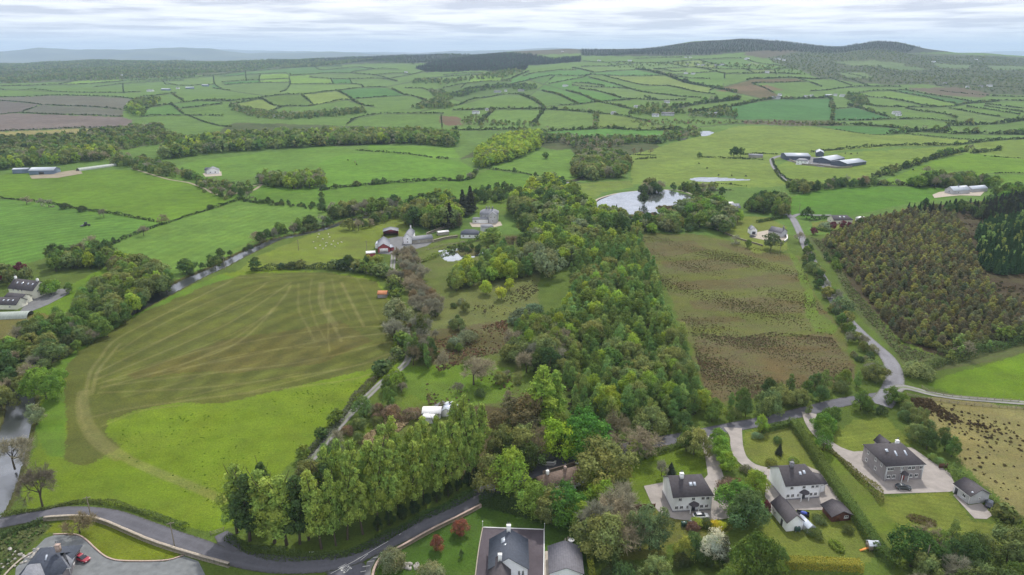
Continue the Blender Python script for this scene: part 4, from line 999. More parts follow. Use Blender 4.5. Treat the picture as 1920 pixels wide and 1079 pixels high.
scatter('955,640 1010,620 1060,640 1060,700 1010,720 965,690',7,'bogdb',(9,12),'* in the leafless clump at the edge of the central wood','leafless clump',24,seed=44)
scatter('790,560 860,548 900,625 880,690 800,690 775,640',11,'sowbs',(3,6),'* scattered over the rough meadow beside the lane','meadow shrubs',30,seed=45)
scatter('850,690 950,655 975,700 970,780 900,800 830,760',11,'sobuI',(3,6),'* in the wild garden left of the central wood','wild garden shrubs',30,seed=46)
scatter('1120,400 1150,404 1180,412 1190,422 1150,425 1110,412',6,'dogS',(6,9),'* on the near left bank of the large pond','pond near bank',16,seed=47)
scatter('1258,357 1300,350 1345,356 1325,374 1300,366 1285,361',6,'dSbog',(4,8),'* on the far right bank of the large pond','pond far bank',22,seed=48)
scatter('1190,402 1232,400 1230,405 1200,407',4,'Su',(2.5,4),'* on the pond island','pond island bushes',12,seed=49)
scatter('1235,388 1285,388 1275,394 1240,394',4,'Su',(2.5,4),'* on the reedy spit in the pond','pond spit bushes',12,seed=50)
scatter('1195,366 1210,358 1240,358 1240,364',5,'db',(6,10),'* leaning over the far bank of the large pond','far bank leaning trees',6,seed=51)
scatter('860,470 890,465 905,472 885,478',4,'Sd',(3,5),'* on the small pond islet','islet bushes',8,seed=52)
scatter('810,470 860,460 930,460 935,466 860,464 825,472',6,'sS',(2,4),'* along the far edge of the small pond','small pond edge',14,seed=53)
# ------------------------------------------------------------------ single trees and rows, each placed from the photograph
rw=[(600,1028),(628,1022),(655,1015),(682,1003),(708,992),(730,982),(752,972),(775,960),(797,949),(818,939),(838,929),(858,918),(876,908),(893,897)]
for i,(a,b) in enumerate(rw): T('p',a+rng.uniform(-4,4),b+rng.uniform(-3,3),22.5+rng.uniform(0,4),'tall pale green poplar with bare lower trunk in the roadside row',.76,'front poplar row')
for i in range(12): T('p',618+i*25+rng.uniform(-7,7),985-i*11.2+rng.uniform(-5,5),22+rng.uniform(0,4),'tall pale green poplar in the second row behind the roadside poplars',.82,'back poplar row')
for a,b,c,l in [(445,1000,'p','leftmost tall poplar of the clump at the road junction'),(468,1015,'P','dark green poplar nearest the side road mouth'),(492,1005,'p','pale poplar between two dark ones at the junction'),(515,1018,'p','broad yellowish-green poplar in the middle of the junction clump'),(538,1022,'p','feathery olive-green poplar right of the junction clump middle'),(562,1020,'P','tall dark green poplar in the junction clump'),(580,1012,'P','pointed dark green poplar at the right of the junction clump'),(618,1000,'P','solitary dark poplar in the gap between clump and row'),(500,985,'P','dark treetop behind the junction poplars')]: T(c,a,b,22 if c=='p' else 21,l,1.15)
for a,b in rw[4:]: T('d',a+2,b+4,5,'dark ivy-clad bush at the foot of the roadside poplars',.7,'ivy at poplar feet',tn=(.04,.06,.025))
T('G',87,748,14,'big round bright green tree on the bank beside the wide river'); T('W',70,797,8,'cream-blossomed round tree by the river bank',1.1,tn=(.20,.24,.13)); T('b',80,950,15,'large leafless tree above the road at the bottom left',.9,tn=(.14,.12,.09))
T('b',28,880,11,'smaller leafless tree leaning over the river at the left edge'); T('B',150,1000,8,'small reddish-brown tree beside the road lawn',.9)
T('G',96,553,8,'round bright green tree beside the left-hand white house',1.1); T('g',130,550,6,'mid green round bush-tree right of the round bright tree'); T('g',176,538,6,'small dark green tree alone on the left garden lawn'); T('l',22,655,7,'yellow-green tree at the left edge above the river'); T('l',160,598,5,'small lime tree on the garden slope by the river bend',1.2)
T('p',1012,812,25,'tall pointed fresh green poplar at the edge of the central wood',1.7,tn=(.19,.28,.05)); T('p',1035,790,22,'second fresh green poplar leaning beside the pointed one',1.5,tn=(.17,.26,.05))
T('o',975,830,17,'tall brown-green tree behind the lane gate',.9,tn=(.10,.095,.05)); T('G',1048,858,13,'bright lime-green round tree on the bend of the main road',1.0,tn=(.17,.27,.03)); T('G',1092,850,15,'deep green maple overhanging the main road',1.0,tn=(.075,.17,.03))
T('B',1155,830,12,'rusty leafless tree north of the road bend',1.2); T('b',1178,848,11,'grey leafless tree drooping over the main road',1.3); T('o',1135,912,15,'olive half-leafed tree beside the thatched cottage',1.1)
T('l',955,930,14,'lime-green tree at the roadside left of the thatched cottage',1.1); T('o',930,922,12,'twiggy olive tree at the road edge by the poplar row end',.9)
T('g',1000,965,10,'broad green tree hiding the end of the thatched cottage',1.2,tn=(.13,.2,.04)); T('o',1030,975,10,'brownish green tree below the thatched cottage',1.2); T('G',1058,975,10,'dark green tree just below the cottage roof',1.0,tn=(.07,.15,.03)); T('l',1085,985,8,'pale green shrubby tree right of the cottage clump',1.1)
T('G',1128,958,9,'bright yellow-green spreading tree on the cottage lawn',1.1,tn=(.18,.28,.04))
for a,b,c,l in [(1120,1015,'b','grey-brown budding tree beside the clipped hedge end'),(1150,1000,'b','leafless tree above the white house drive corner'),(1172,985,'b','thin leafless tree beside the brown fence'),(1135,1045,'o','olive tree beside the grey outbuilding lawn'),(1160,1030,'b','twiggy grey tree in the centre of the bottom clump')]: T(c,a,b,12,l,1.15)
for i,a in enumerate((1187,1200,1218,1234)): T('i',a,1032-i,14,'slim birch with pale feathery crown in the row of four below the white house',.8,'row of four birches',tn=(.15,.19,.08))
T('y',1280,1052,7,'golden-yellow bush-tree below the white house drive'); T('W',1335,1055,10,'white-blossomed tree in the shrubbery under the white house',.9); T('R',1355,1062,9,'reddish-brown tree right of the white-blossomed tree'); T('G',1412,1092,13.5,'big round mid-green tree at the bottom below the garage',1.05,tn=(.075,.125,.028))
for i,(a,b) in enumerate([(1343,838),(1348,852),(1354,866),(1363,884)]): T('g',a,b,6.5,'round bright green shrub in the row of four beside the white house drive',1.1,'row of four drive shrubs',tn=(.14,.24,.04))
T('G',1378,962,10,'bright green round tree right of the nearer white house'); T('d',1398,988,10,'dark green broad tree between the two white houses',1.5,tn=(.08,.12,.045)); T('l',1415,925,8,'lime-green round tree at the corner of the second white house drive'); T('u',1370,925,5,'greyish shrub between the two drives',1.3); T('m',1435,962,4,'small purple shrub beside the second white house',1.0)
T('o',1300,852,9,'brown-green tree at the head of the white house drive'); T('g',1287,846,8,'green round tree at the roadside lawn corner'); T('l',1428,812,7,'bright narrow tree beside the road above the upper garden',.8); T('b',1240,893,7,'small bare sapling on the white house lawn',.7); T('C',1258,890,4.5,'little dark brown conifer on the white house lawn',1.5); T('C',1460,852,4,'small dark conifer in the upper garden',1.6)
T('i',1200,868,8,'young birch by the roadside on the white house lawn',.8); T('l',1188,862,7,'slender bright green tree between road and lawn',.8); T('i',1222,855,7,'feathery young tree by the road bank',.8)
T('G',1543,812,8,'green round tree at the top of the grey house drive'); T('d',1543,845,8,'dark green tree halfway down the grey house drive',1.0,tn=(.10,.17,.035)); T('g',1560,800,8,'green tree near the road above the mown garden'); T('i',1515,778,6,'small pale tree where the drive meets the road',.8)
T('d',1708,1062,11,'dark round tree below the oval flower bed',1.3,tn=(.07,.12,.03)); T('b',1745,1035,9,'thin twiggy tree at the bottom of the big lawn'); T('i',1782,1030,10,'slim pale birch at the bottom of the big lawn',.8)
for a,b in [(863,1003),(818,1033)]: T('m',a,b,4.6,('coppery red round tree on the bottom lawn nearest the clipped hedge' if b<1010 else 'coppery red round tree on the bottom lawn nearest the rockery'),1.1,tn=(.20,.075,.05))
T('d',865,1045,2.2,'tiny dark green conifer on the bottom lawn',.7); T('w',735,1062,5,'silvery shrub inside the road bend',1.2); T('w',808,1085,4,'pale shrub at the bottom edge of the lawn',1.2)
T('b',888,722,14,'bare brown tree alone on the grass left of the central wood',.9); T('b',832,695,10,'thin bare tree in the meadow by the lane',.7); T('I',803,692,11,'slender green birch beside the lane meadow',.8); T('l',741,728,8,'bright yellow-green tree covering the farm lane bend',1.0); T('g',683,782,8,'round mid-green tree by the lower lane',1.1,tn=(.12,.19,.06)); T('u',770,785,4,'brown round bush above the reed bed',1.8); T('u',735,780,4,'second brown bush above the reed bed',1.5)
for a,b,l in [(911,553,'left of three lime-yellow round trees on the rough meadow'),(940,562,'middle of three lime-yellow round trees, the most golden one'),(955,545,'right of three lime-yellow round trees on the rough meadow')]: T('l',a,b,8,l,1.0,tn=(.33,.37,.05) if a==940 else (.25,.33,.045))
T('w',980,605,7,'dome-shaped grey-green willow on the meadow edge',1.5,tn=(.12,.15,.085)); T('w',1000,595,7,'second grey-green willow behind the dome-shaped one',1.3,tn=(.11,.15,.08)); T('w',878,640,5.5,'grey willow bush among the rust-coloured bracken',1.5); T('w',855,650,4.5,'smaller green willow bush beside the grey one',1.3); T('g',862,660,4,'dark little bush below the willow bushes',1.1)
T('h',1028,520,16,'great chestnut in flower at the left of the central wood',1.15); T('h',745,605,12,'flowering chestnut over the farm lane',1.1); T('b',740,640,13,'grey bare tree beside the chestnut over the lane',1.0); T('g',790,640,12,'dark leafy tree right of the lane chestnut',.9,tn=(.08,.11,.035)); T('h',1070,470,12,'flowering chestnut in the middle of the old wood'); T('h',1100,410,14,'flowering chestnut by the large pond')
T('C',843,428,20,'tall dark conifer left of the manor',1.5); T('C',882,398,22,'tallest dark conifer behind the manor',1.5); T('C',870,405,20,'dark brown conifer close to the manor wall',1.5); T('l',855,420,15,'yellow-green tree between the dark conifers'); T('R',862,428,11,'brown leafing tree in front of the dark conifers',1.4); T('l',832,402,17,'tall yellow-green tree behind the manor conifers',.9)
T('l',925,455,11,'broad lime-green tree below the manor yard',1.5,tn=(.17,.22,.05)); T('B',962,470,11,'brown leafless tree below the manor',1.2)
for a,b,c,H,l in [(50,384,'b',8,'bare tree on the hedge, leftmost of the pasture boundary'),(78,386,'b',7,'thin bare tree, second on the pasture boundary'),(92,389,'b',7,'bare tree beside the thin one on the pasture boundary'),(122,392,'S',5,'dark bush on the pasture boundary hedge'),(155,397,'S',5,'second dark bush on the pasture boundary hedge'),(195,408,'b',8,'pale leafless tree over the pasture boundary hedge'),(303,420,'B',9,'round brown tree where the two field hedges meet'),(270,443,'b',8,'thin leafless tree near the hedge meeting point'),(172,468,'b',11,'spreading bare tree above the striped field corner'),(214,455,'d',4,'little dark bush on the striped field hedge'),(395,392,'S',4,'bush on the hedge between pastures'),(582,425,'d',9,'dark round tree standing in the mown field edge'),(350,512,'d',9,'lone dark tree on the river bank below the mown field'),(404,504,'d',8,'dark pair of trees beside the river bend'),(655,505,'d',8,'dark green tree beside the duck pond'),(697,395,'g',11,'round green tree above the river meadow'),(732,400,'w',6,'pale round willow on the river meadow')]: T(c,a,b,H,l,1.2)
T('d',1376,295,12,'left of two dark round trees joined beside the long shed',1.4,tn=(.05,.09,.03)); T('d',1388,295,12,'right of two dark round trees joined beside the long shed',1.4,tn=(.05,.09,.03)); T('d',1311,297,8,'lone dark tree at the end of the pasture hedge'); T('g',1024,298,9,'lone tree in the middle of the sloping pasture',1.2); T('d',964,325,6,'dark small tree on the sloping pasture boundary'); T('d',1004,331,5,'second small dark tree on the sloping pasture boundary')
for a in (1187,1201,1219): T('B',a,290,9,'brown bare tree in the short row over the pasture',1.0,'three brown trees')
T('o',1218,356,12,'rounded olive tree with lime top beside the large pond',1.2); T('b',1235,356,10,'grey leafless tree right of the rounded olive one',1.2); T('G',1257,432,13,'tall fresh green tree between the pond and the boggy field',1.0,tn=(.17,.22,.07)); T('d',1353,368,9,'dark upright tree behind the pond house',.9); T('d',1208,382,11,'dark tree on the near bank of the large pond',.8); T('C',1155,402,8,'slim dark conifer on the near pond bank',1.0)
T('o',1195,414,8,'scrubby tree on the pond island side',1.1); T('g',1445,468,11,'leafy tree in front of the cream courtyard house',1.1,tn=(.11,.14,.06)); T('g',1402,465,6,'small round green tree left of the courtyard'); T('b',1380,458,7,'bare tree on the garden edge above the bog'); T('d',1356,440,10,'round dark tree above the bog corner',1.2)
T('d',1512,410,9,'dark oval tree at the road junction',1.0); T('b',1498,455,8,'bare tree overhanging the road below the junction'); T('m',1465+60,452-12,5,'purple-red tree at the garden corner by the junction',1.2); T('w',1548,430,6,'round sage-green tree beside the maroon ones',1.2); T('m',1560,431,6,'left maroon tree in the garden row',1.1); T('m',1580,430,6,'middle maroon tree in the garden row',1.2); T('m',1592,429,5.5,'right maroon tree in the garden row',1.2); T('d',1612,424,6.5,'dark tree beside the white caravan')
T('w',1580,585,8,'large round sage tree overhanging the winding road',1.4,tn=(.12,.17,.08)); T('w',1722,706,6,'pale round willow at the road bend corner',1.5,tn=(.15,.20,.085)); T('g',1550,560,7,'yellow-green tree above the winding road',1.2,tn=(.2,.2,.06)); T('o',1640,712,6,'brownish willow at the inside of the road bend',1.4)
T('b',1735,330,12,'tall bare tree on the diagonal hedge',1.1); T('b',1820,285,10,'bare tree at the top of the diagonal hedge'); T('b',1585,348,11,'slim bare tree above the rounded green field',.8); T('B',1618,350,11,'wide brown leafless tree above the rounded green field',1.5); T('d',1887,360,9,'round dark tree at the right beyond the bungalow',1.3); T('g',1793,272,6,'round bush-tree on the long field hedge',1.3)
mats_=dict()
groups_={}
for n_,c_,p_,H_ in STUFF: groups_.setdefault(n_,[]).append((c_,p_,H_))
for n_,it in groups_.items(): mass(n_,it,1 if 'plantation' in n_ or 'central' in n_ else 2,1.45 if 'plantation' in n_ else 1.05)
# ------------------------------------------------------------------ rushes, tussocks and bracken nobody could count
def tufts(name,poly,n,size,cols,seed=1,clump=.5,hz=.8):
    rg=np.random.RandomState(seed); w=PW(*zip(*parse(poly)))[:,:2]; x0,y0=w.min(0); x1,y1=w.max(0)
    gx=rg.uniform(x0,x1,n*9); gy=rg.uniform(y0,y1,n*9); k=inpoly(gx,gy,[tuple(q) for q in w]); gx,gy=gx[k],gy[k]
    f=np.sin(gx/19.+seed)*np.sin(gy/13.+seed*2)+.6*np.sin(gx/7.+gy/9.)+rg.normal(size=len(gx))*.5; o=np.argsort(-f+rg.uniform(0,1,len(f))*(1-clump)*3)[:n]; gx,gy=gx[o],gy[o]; gz=TZ(gx,gy)
    m=9; c=np.repeat(np.stack([gx,gy,gz],1),m,0); sz=np.repeat(rg.uniform(.5,1.4,len(gx))**1.5*size,m); N_=len(c)
    d=rg.normal(size=(N_,3)); d[:,2]=np.abs(d[:,2]); d/=np.linalg.norm(d,axis=1)[:,None]; c=c+d*np.stack([sz*.75,sz*.75,sz*hz],1)*.8
    col=np.repeat(np.array(cols)[rg.randint(0,len(cols),len(gx))],m,0)*rg.uniform(.7,1.25,(N_,1))*1.35
    V,Q,C=quads(c,d+rg.normal(size=(N_,3))*.4,1.0,rg,1.1,col); V=V.reshape(-1,4,3); ctr=c[:,None,:]; V=(ctr+(V-ctr)*(sz*.9)[:,None,None]).reshape(-1,3)
    tag(link(name,mk(name,V,Q,[M_leaf],col=C)),kind='stuff')
DK=[(.085,.07,.04),(.10,.085,.045),(.085,.095,.04)]
tufts('bog_rushes','1200,445 1300,440 1440,470 1500,485 1530,560 1572,630 1300,632 1240,540',9000,.24,DK+[(.12,.09,.05),(.10,.13,.04)],1,.42)
tufts('bog_heather','1290,622 1380,634 1450,622 1560,634 1602,690 1590,716 1400,748 1330,752',8000,.24,DK+[(.17,.12,.08),(.14,.10,.07),(.11,.14,.05)],2,.15)
tufts('rush_clumps','1692,750 1740,748 1800,790 1850,800 1840,830 1790,850 1750,800',420,.62,[(.07,.052,.03),(.085,.065,.035)],3,.75)
tufts('scattered_rushes','1740,752 1930,768 1930,960 1880,935 1800,862 1770,800',260,.45,[(.07,.052,.03),(.09,.075,.035)],4,.5)
tufts('meadow_rushes','850,590 900,570 940,575 945,560 1000,520 1010,545 960,590 900,615 860,618',420,.36,DK,5,.7)
tufts('bracken','815,640 860,625 950,600 955,660 900,670 820,700',1100,.4,[(.19,.11,.075),(.15,.10,.06),(.10,.10,.045)],6,.3)
tufts('garden_scrub','800,710 960,700 965,770 870,790 800,770',260,.5,[(.15,.15,.06),(.10,.12,.04),(.16,.12,.08)],7,.5)
tufts('reed_bed','672,832 735,772 768,792 716,838',900,.45,[(.34,.27,.17),(.28,.23,.13)],8,.1,1.2)
tufts('lime_field_tussocks','220,800 430,765 640,715 690,705 560,860 500,900 440,975 300,900 230,850',500,.22,[(.07,.13,.015)],9,.2,.3)
tufts('verge_bramble','1520,445 1560,500 1600,570 1700,685 1750,668 1690,645 1600,540 1550,455',2200,.38,[(.12,.145,.06),(.09,.12,.045),(.14,.13,.08)],10,.3)
tufts('rough_bank','-20,1008 80,982 100,986 60,1016 22,1062 -20,1090',350,.45,[(.07,.12,.035),(.12,.14,.06)],11,.3)
tufts('upper_heath','1600,415 1640,412 1700,410 1640,445 1560,455 1545,445',1200,.4,[(.14,.14,.065),(.11,.11,.05)],12,.3)
tufts('red_bracken','540,905 590,880 625,900 650,940 610,965 560,930',500,.7,[(.20,.08,.05),(.15,.09,.05),(.10,.08,.04)],13,.3)
tufts('woodland_floor','1062,740 1075,470 1190,445 1240,570 1330,770 1200,803 1075,795',1800,.9,[(.05,.07,.025),(.07,.06,.035)],14,.1)
tufts('plantation_floor','1545,452 1620,415 1800,405 1930,400 1930,630 1760,665 1690,640 1600,530',2600,.9,[(.09,.075,.04),(.07,.07,.035),(.11,.085,.055)],15,.1)
# ------------------------------------------------------------------ roads, lanes, yards
def ribbon_mat(name,c1,c2,edge,track=.0,mid=None):
    g=G(name,.85,.25); P=g.geo(); u=g.attr('U').outputs['Fac']
    au=g.math('ABSOLUTE',u); n=g.noise(P,1.2,5,.65,0,1); c=g.mix(n,c1,c2)
    c=g.mix(g.noise(P,.12,3,.5,0,.5,.42,.62),c,tuple(v*.72 for v in c1))
    if track:
        t=g.math('ABSOLUTE',g.math('SUBTRACT',au,.5)); t=g.math('SUBTRACT',1.0,g.math('MULTIPLY',t,4.0)); t=g.math('MAXIMUM',t,0.0); c=g.mix(g.math('MULTIPLY',t,track),c,tuple(min(1,v*1.5) for v in c1))
    if mid:
        m_=g.math('SUBTRACT',1.0,g.math('MULTIPLY',au,3.2)); m_=g.math('MINIMUM',g.math('MAXIMUM',g.math('MULTIPLY',m_,3.),0.),g.noise(P,.8,3,.6,.3,1.)); c=g.mix(m_,c,mid)
    e=g.math('MINIMUM',g.math('MAXIMUM',g.math('MULTIPLY',g.math('SUBTRACT',g.math('ADD',au,g.math('MULTIPLY',g.noise(P,1.5,4,.6,0,1),.25)),.97),7.),0.),1.); c=g.mix(e,c,edge)
    g.color(c); g.bump(n,.3,.02); return g.m
M_road=ribbon_mat('asphalt',(.085,.085,.10),(.115,.115,.135),(.05,.055,.035),.35)
M_road2=ribbon_mat('worn_asphalt',(.15,.15,.17),(.20,.20,.22),(.08,.09,.05),.30)
M_track=ribbon_mat('gravel_lane',(.18,.175,.175),(.25,.245,.24),(.08,.10,.04),.25,(.11,.15,.05))
M_dirt=ribbon_mat('dirt_track',(.22,.19,.13),(.28,.24,.18),(.12,.14,.06),.2)
M_tar=ribbon_mat('tarmac',(.075,.062,.075),(.095,.082,.095),(.075,.062,.075))
M_conc=mat('concrete',(.285,.26,.245),.85,.2,.16,.35); M_pave=mat('grey_paving',(.14,.143,.15),.85,.2,.18,.4); M_cream=mat('cream_gravel',(.36,.32,.27),.9,.1,.15,.6); M_grav=mat('grey_gravel',(.155,.165,.172),.9,.1,.2,.5)
def ribbon(name,pts,w,m,off=.08,z=None):
    P=PW(*zip(*parse(pts))); ws=w if isinstance(w,(list,tuple)) else [w]*len(P); C=catmull(np.c_[P[:,:2],np.array(ws[:len(P)],float)],8); C=resample(C,2.0)
    d=np.gradient(C[:,:2],axis=0); d/=np.linalg.norm(d,axis=1)[:,None]+1e-9; n=np.stack([-d[:,1],d[:,0]],1); V=[];U=[];Qr=[]; ks=(-1,-.5,0,.5,1)
    for k in ks:
        xy=C[:,:2]+n*(C[:,2:3]/2)*k; V.append(np.c_[xy,TZ(xy[:,0],xy[:,1])+off+.04*(1-abs(k))]); U.append(np.full(len(C),k))
    V=np.stack(V,1).reshape(-1,3); U=np.stack(U,1).ravel(); m_=len(ks)
    for i in range(len(C)-1):
        for j in range(m_-1): a=i*m_+j; Qr.append((a,a+1,a+m_+1,a+m_))
    Qr=[q[::-1] for q in Qr]; me=mk(name,V,Qr,[m],smooth_=True); a=me.attributes.new('U','FLOAT','POINT'); a.data.foreach_set('value',U.astype(np.float32)); return tag(link(name,me),kind='structure')
MAIN='-60,992 0,981 60,969 110,962 167,963 213,970 265,988 320,1008 367,1024 423,1043 500,1057 570,1060 640,1052 700,1027 760,999 807,976 860,950 893,932 950,905 1000,885 1050,869 1100,857 1160,845 1225,830 1273,822 1323,812 1380,800 1440,789 1513,771 1573,756 1620,748 1663,742'
ribbon('road',MAIN,[5.5]*10+[6.3]*14+[5.8]*20,M_road)
ribbon('north_road','1650,760 1668,738 1677,715 1675,692 1663,670 1640,648 1613,624 1588,598 1570,575 1556,552 1545,527 1534,508 1521,486 1510,463 1501,440 1492,420 1484,408 1470,400 1445,398',[8,7.5,7,6.5,6]+[5.2]*20,M_road2,.12)
ribbon('side_lane','1668,738 1690,727 1715,731 1745,739 1790,746 1850,751 1930,757 2000,760',[5,4.5,4,3.6]+[3.4]*5,M_track,.16)
ribbon('farm_lane','738,472 737,490 735,515 738,540 746,575 757,605 764,630 769,655 762,680 740,700 718,716 690,742 655,778 625,812 600,842 578,868 562,885',3.2,M_track)
ribbon('side_road','445,1052 432,1030 424,1012 414,1001',[6,5,4.5,3.5],M_road,.06)
ribbon('junction_road','640,1056 655,1080 640,1120 600,1180',[9,9,8,8],M_road,.05)
ribbon('field_track','247,316 283,327 317,337 353,343 383,354 403,364 430,366 452,360',2.6,M_dirt)
ribbon('dirt_loop','440,352 470,350 490,346 475,357 450,362',3,M_dirt)
ribbon('farm_road','1510,296 1475,291 1450,297 1447,305 1452,316 1464,329 1482,343',[9,8,6,4.5,4,4,4],M_road2,.12)
ribbon('pond_path','1113,385 1118,376 1135,369 1160,363 1200,358.5 1245,356.5 1275,358 1300,366',2.2,M_cream,.2)
ribbon('north_west_road','1484,408 1500,402 1530,404 1560,404',4,M_road2,.1)
ribbon('hill_road','1400,124 1412,118 1430,124 1432,124',4,M_dirt,.4)
ribbon('white_house_drive','1325,818 1327,835 1335,860 1340,885 1345,905',[6,4.2,4.2,4.4,5],M_conc,.13)
ribbon('second_drive','1374,803 1380,820 1382,840 1390,860 1410,876 1435,885',[6,4,4,4,4,5],M_conc,.13)
ribbon('grey_house_drive','1517,775 1519,792 1530,810 1553,832 1575,846 1605,858',[5,3.6,3.6,3.8,4.5,6],M_conc,.13)
def yard(name,pts,m,off=.09,world=None):
    w=PW(*zip(*parse(pts))); T_=[]; V=[tuple(q+np.array([0,0,off])) for q in w]
    for t in tessellate_polygon([[Vector((v[0],v[1],0)) for v in V]]):
        t=list(t); A,B,C=[np.array(V[i][:2]) for i in t]
        if (B-A)[0]*(C-A)[1]-(B-A)[1]*(C-A)[0]<0: t=t[::-1]
        T_.append(t)
    me=mk(name,V,np.zeros((0,4)),[m],T=T_); a=me.attributes.new('U','FLOAT','POINT'); return tag(link(name,me),kind='structure')
yard('yard','1207,912 1244,905 1320,899 1345,870 1357,918 1373,972 1310,979 1266,974 1240,965 1222,946',M_conc)
yard('yard','1393,868 1440,880 1512,874 1536,884 1583,948 1540,957 1453,957 1434,932 1438,892 1420,884',M_conc)
yard('yard','1556,836 1593,848 1623,846 1672,838 1710,840 1742,862 1780,886 1795,919 1780,923 1657,927 1640,916 1613,892 1580,862',M_conc)
yard('paving','1787,929 1795,925 1815,948 1840,944 1862,966 1850,974 1827,973',M_conc)
yard('tarmac_yard','906,990 1020,994 1020,1079 1018,1140 880,1140 890,1079',M_tar)
yard('patio','1022,1034 1031,1034 1029,1110 1019,1110',M_cream)
yard('gravel_yard','30,1065 60,1035 85,1010 103,1004 145,1004 160,1013 185,1036 210,1051 235,1055 310,1054 345,1044 372,1053 385,1079 380,1130 200,1160 20,1160',M_grav)
yard('farm_yard','712,452 745,444 800,446 815,452 800,462 770,470 735,478 710,476',M_pave)
yard('manor_court','880,418 938,416 942,423 925,427 885,426',M_cream)
yard('house_yard','55,560 90,545 135,540 128,552 90,572 45,590 35,588',M_pave)
yard('court','1408,438 1440,432 1478,440 1476,451 1445,453 1410,446',M_cream)
yard('farm_court','1475,296 1500,292 1560,300 1600,306 1595,314 1540,314 1490,306 1470,300',M_pave,.25)
yard('bungalow_court','1748,366 1760,361 1790,356 1850,356 1838,368 1800,367 1768,370 1752,372',M_cream,.2)
yard('bay','688,1055 700,1046 712,1040 704,1052 696,1068 693,1100 680,1100',M_pave,.16)
yard('shed_yard','795,770 830,752 848,760 835,780 800,785',M_pave)
yard('white_house_court','380,326 415,322 416,330 385,332',M_cream,.15)
yard('lane_gate_area','985,840 1015,835 1045,862 1020,875 1000,868',M_pave,.05)
yard('barn_yard','100,325 150,318 155,326 110,334 60,336 55,330',M_dirt,.2)
# painted line and word on the carriageway
M_white=mat('white_paint',(.62,.62,.60),.6,.3,.15,4)
def stroke(name,a,b,w,off=.155):
    A,B=P1(*a),P1(*b); d=(B-A)[:2]; L_=np.linalg.norm(d); d/=L_; n=np.array([-d[1],d[0]])*w/2; z=max(A[2],B[2])+off
    tag(link(name,mk(name,[(*(A[:2]-n),z),(*(B[:2]-n),z),(*(B[:2]+n),z),(*(A[:2]+n),z)],[(0,1,2,3)],[M_white])),kind='structure')
stroke('centre_line','' or (620,1077),(665,1053),.14); stroke('centre_line',(665,1053),(728,1016),.14); stroke('centre_line',(748,1004),(752,1002),.12)
stroke('edge_mark',(690,1040),(676,1052),.12); 
for i,(a,b) in enumerate([((676,1074),(686,1072)),((680,1064),(694,1062)),((689,1055),(702,1053)),((700,1047),(709,1046))]): stroke('bay_mark',a,b,.18,.2)
fc=bpy.data.curves.new('slow_lettering','FONT'); fc.body='SLOW'; fc.size=1.0; fc.align_x='CENTER'; fc.align_y='CENTER'; fc.materials.append(M_white)
fo=link('slow_lettering',fc); p=P1(648,1066); q=P1(668,1054); fo.location=(p[0],p[1],p[2]+.16); ang=math.atan2(q[1]-p[1],q[0]-p[0]); fo.rotation_euler=(0,0,ang+rad(90)); fo.scale=(1.0,3.4,1); tag(fo,kind='structure')
# ------------------------------------------------------------------ walls, fences, posts
def box(V,Q,x0,x1,y0,y1,z0,z1):
    b=len(V); V+= [(x0,y0,z0),(x1,y0,z0),(x1,y1,z0),(x0,y1,z0),(x0,y0,z1),(x1,y0,z1),(x1,y1,z1),(x0,y1,z1)]
    Q+= [tuple(b+i for i in f) for f in((0,3,2,1),(4,5,6,7),(0,1,5,4),(1,2,6,5),(2,3,7,6),(3,0,4,7))]
def boxm(name,*bs,m=None):
    V=[];Q=[]
    for b in bs: box(V,Q,*b)
    return mk(name,V,Q,[m])
M_stone=mat('rubble_stone',(.34,.30,.25),.95,.1,.35,2.2,bump=.6); M_pink=mat('pinkish_block',(.40,.31,.27),.95,.1,.25,3); M_rend=mat('white_render',(.78,.79,.80),.8,.2,.06,.8); M_timber=mat('brown_timber',(.13,.065,.045),.85,.2,.2,3); M_grey_t=mat('weathered_timber',(.25,.22,.18),.9,.1,.25,3); M_metal=mat('galvanised_metal',(.45,.47,.50),.5,.5,.12,1,.3)
def wallrun(name,pts,h,t,m,label,cat='wall'):
    P=PW(*zip(*parse(pts))); C=catmull(P,4) if len(P)>2 else P; C=resample(C,1.2); rg=np.random.RandomState(len(pts)); V=[];Qr=[]
    d=np.gradient(C[:,:2],axis=0); d/=np.linalg.norm(d,axis=1)[:,None]+1e-9; n=np.stack([-d[:,1],d[:,0]],1)
    for i,c in enumerate(C):
        z=TZ(c[0],c[1]); hh=h*(1+rg.uniform(-.04,.04))
        for s,zz in((-1,-.2),(-1,hh),(-1.25,hh),(-1.2,hh+.1),(1.2,hh+.1),(1.25,hh),(1,hh),(1,-.2)): V.append((c[0]+n[i,0]*t/2*s,c[1]+n[i,1]*t/2*s,z+zz))
    for i in range(len(C)-1):
        for j in range(7): a=i*8+j; Qr.append((a,a+8,a+9,a+1))
    e=(len(C)-1)*8; Qr+= [(0,1,6,7),(1,2,5,6),(2,3,4,5),(e+7,e+6,e+1,e),(e+6,e+5,e+2,e+1),(e+5,e+4,e+3,e+2)]
    return tag(link(name,mk(name,V,Qr,[m])),label,cat)
wallrun('garden_wall','902,951 860,973 807,999 757,1027 722,1046 708,1060 700,1080 697,1110',1.0,.5,M_pink,'long pinkish stone wall curving between main road and bottom lawn')
wallrun('stone_wall','83,977 125,974 167,975 200,984 233,998 280,1018 333,1036 380,1050 430,1064',1.2,.6,M_stone,'dark stone wall below the road bend above the gravel drive')
wallrun('kerb_wall','62,1037 40,1050 20,1068 5,1085',.25,.4,M_stone,'broken line of white stones edging the gravel drive')
wallrun('drive_kerb','100,1003 140,1003 160,1012 185,1035 205,1048 235,1053 310,1052 345,1042',.18,.3,M_pink,'low brown kerb around the lime lawn')
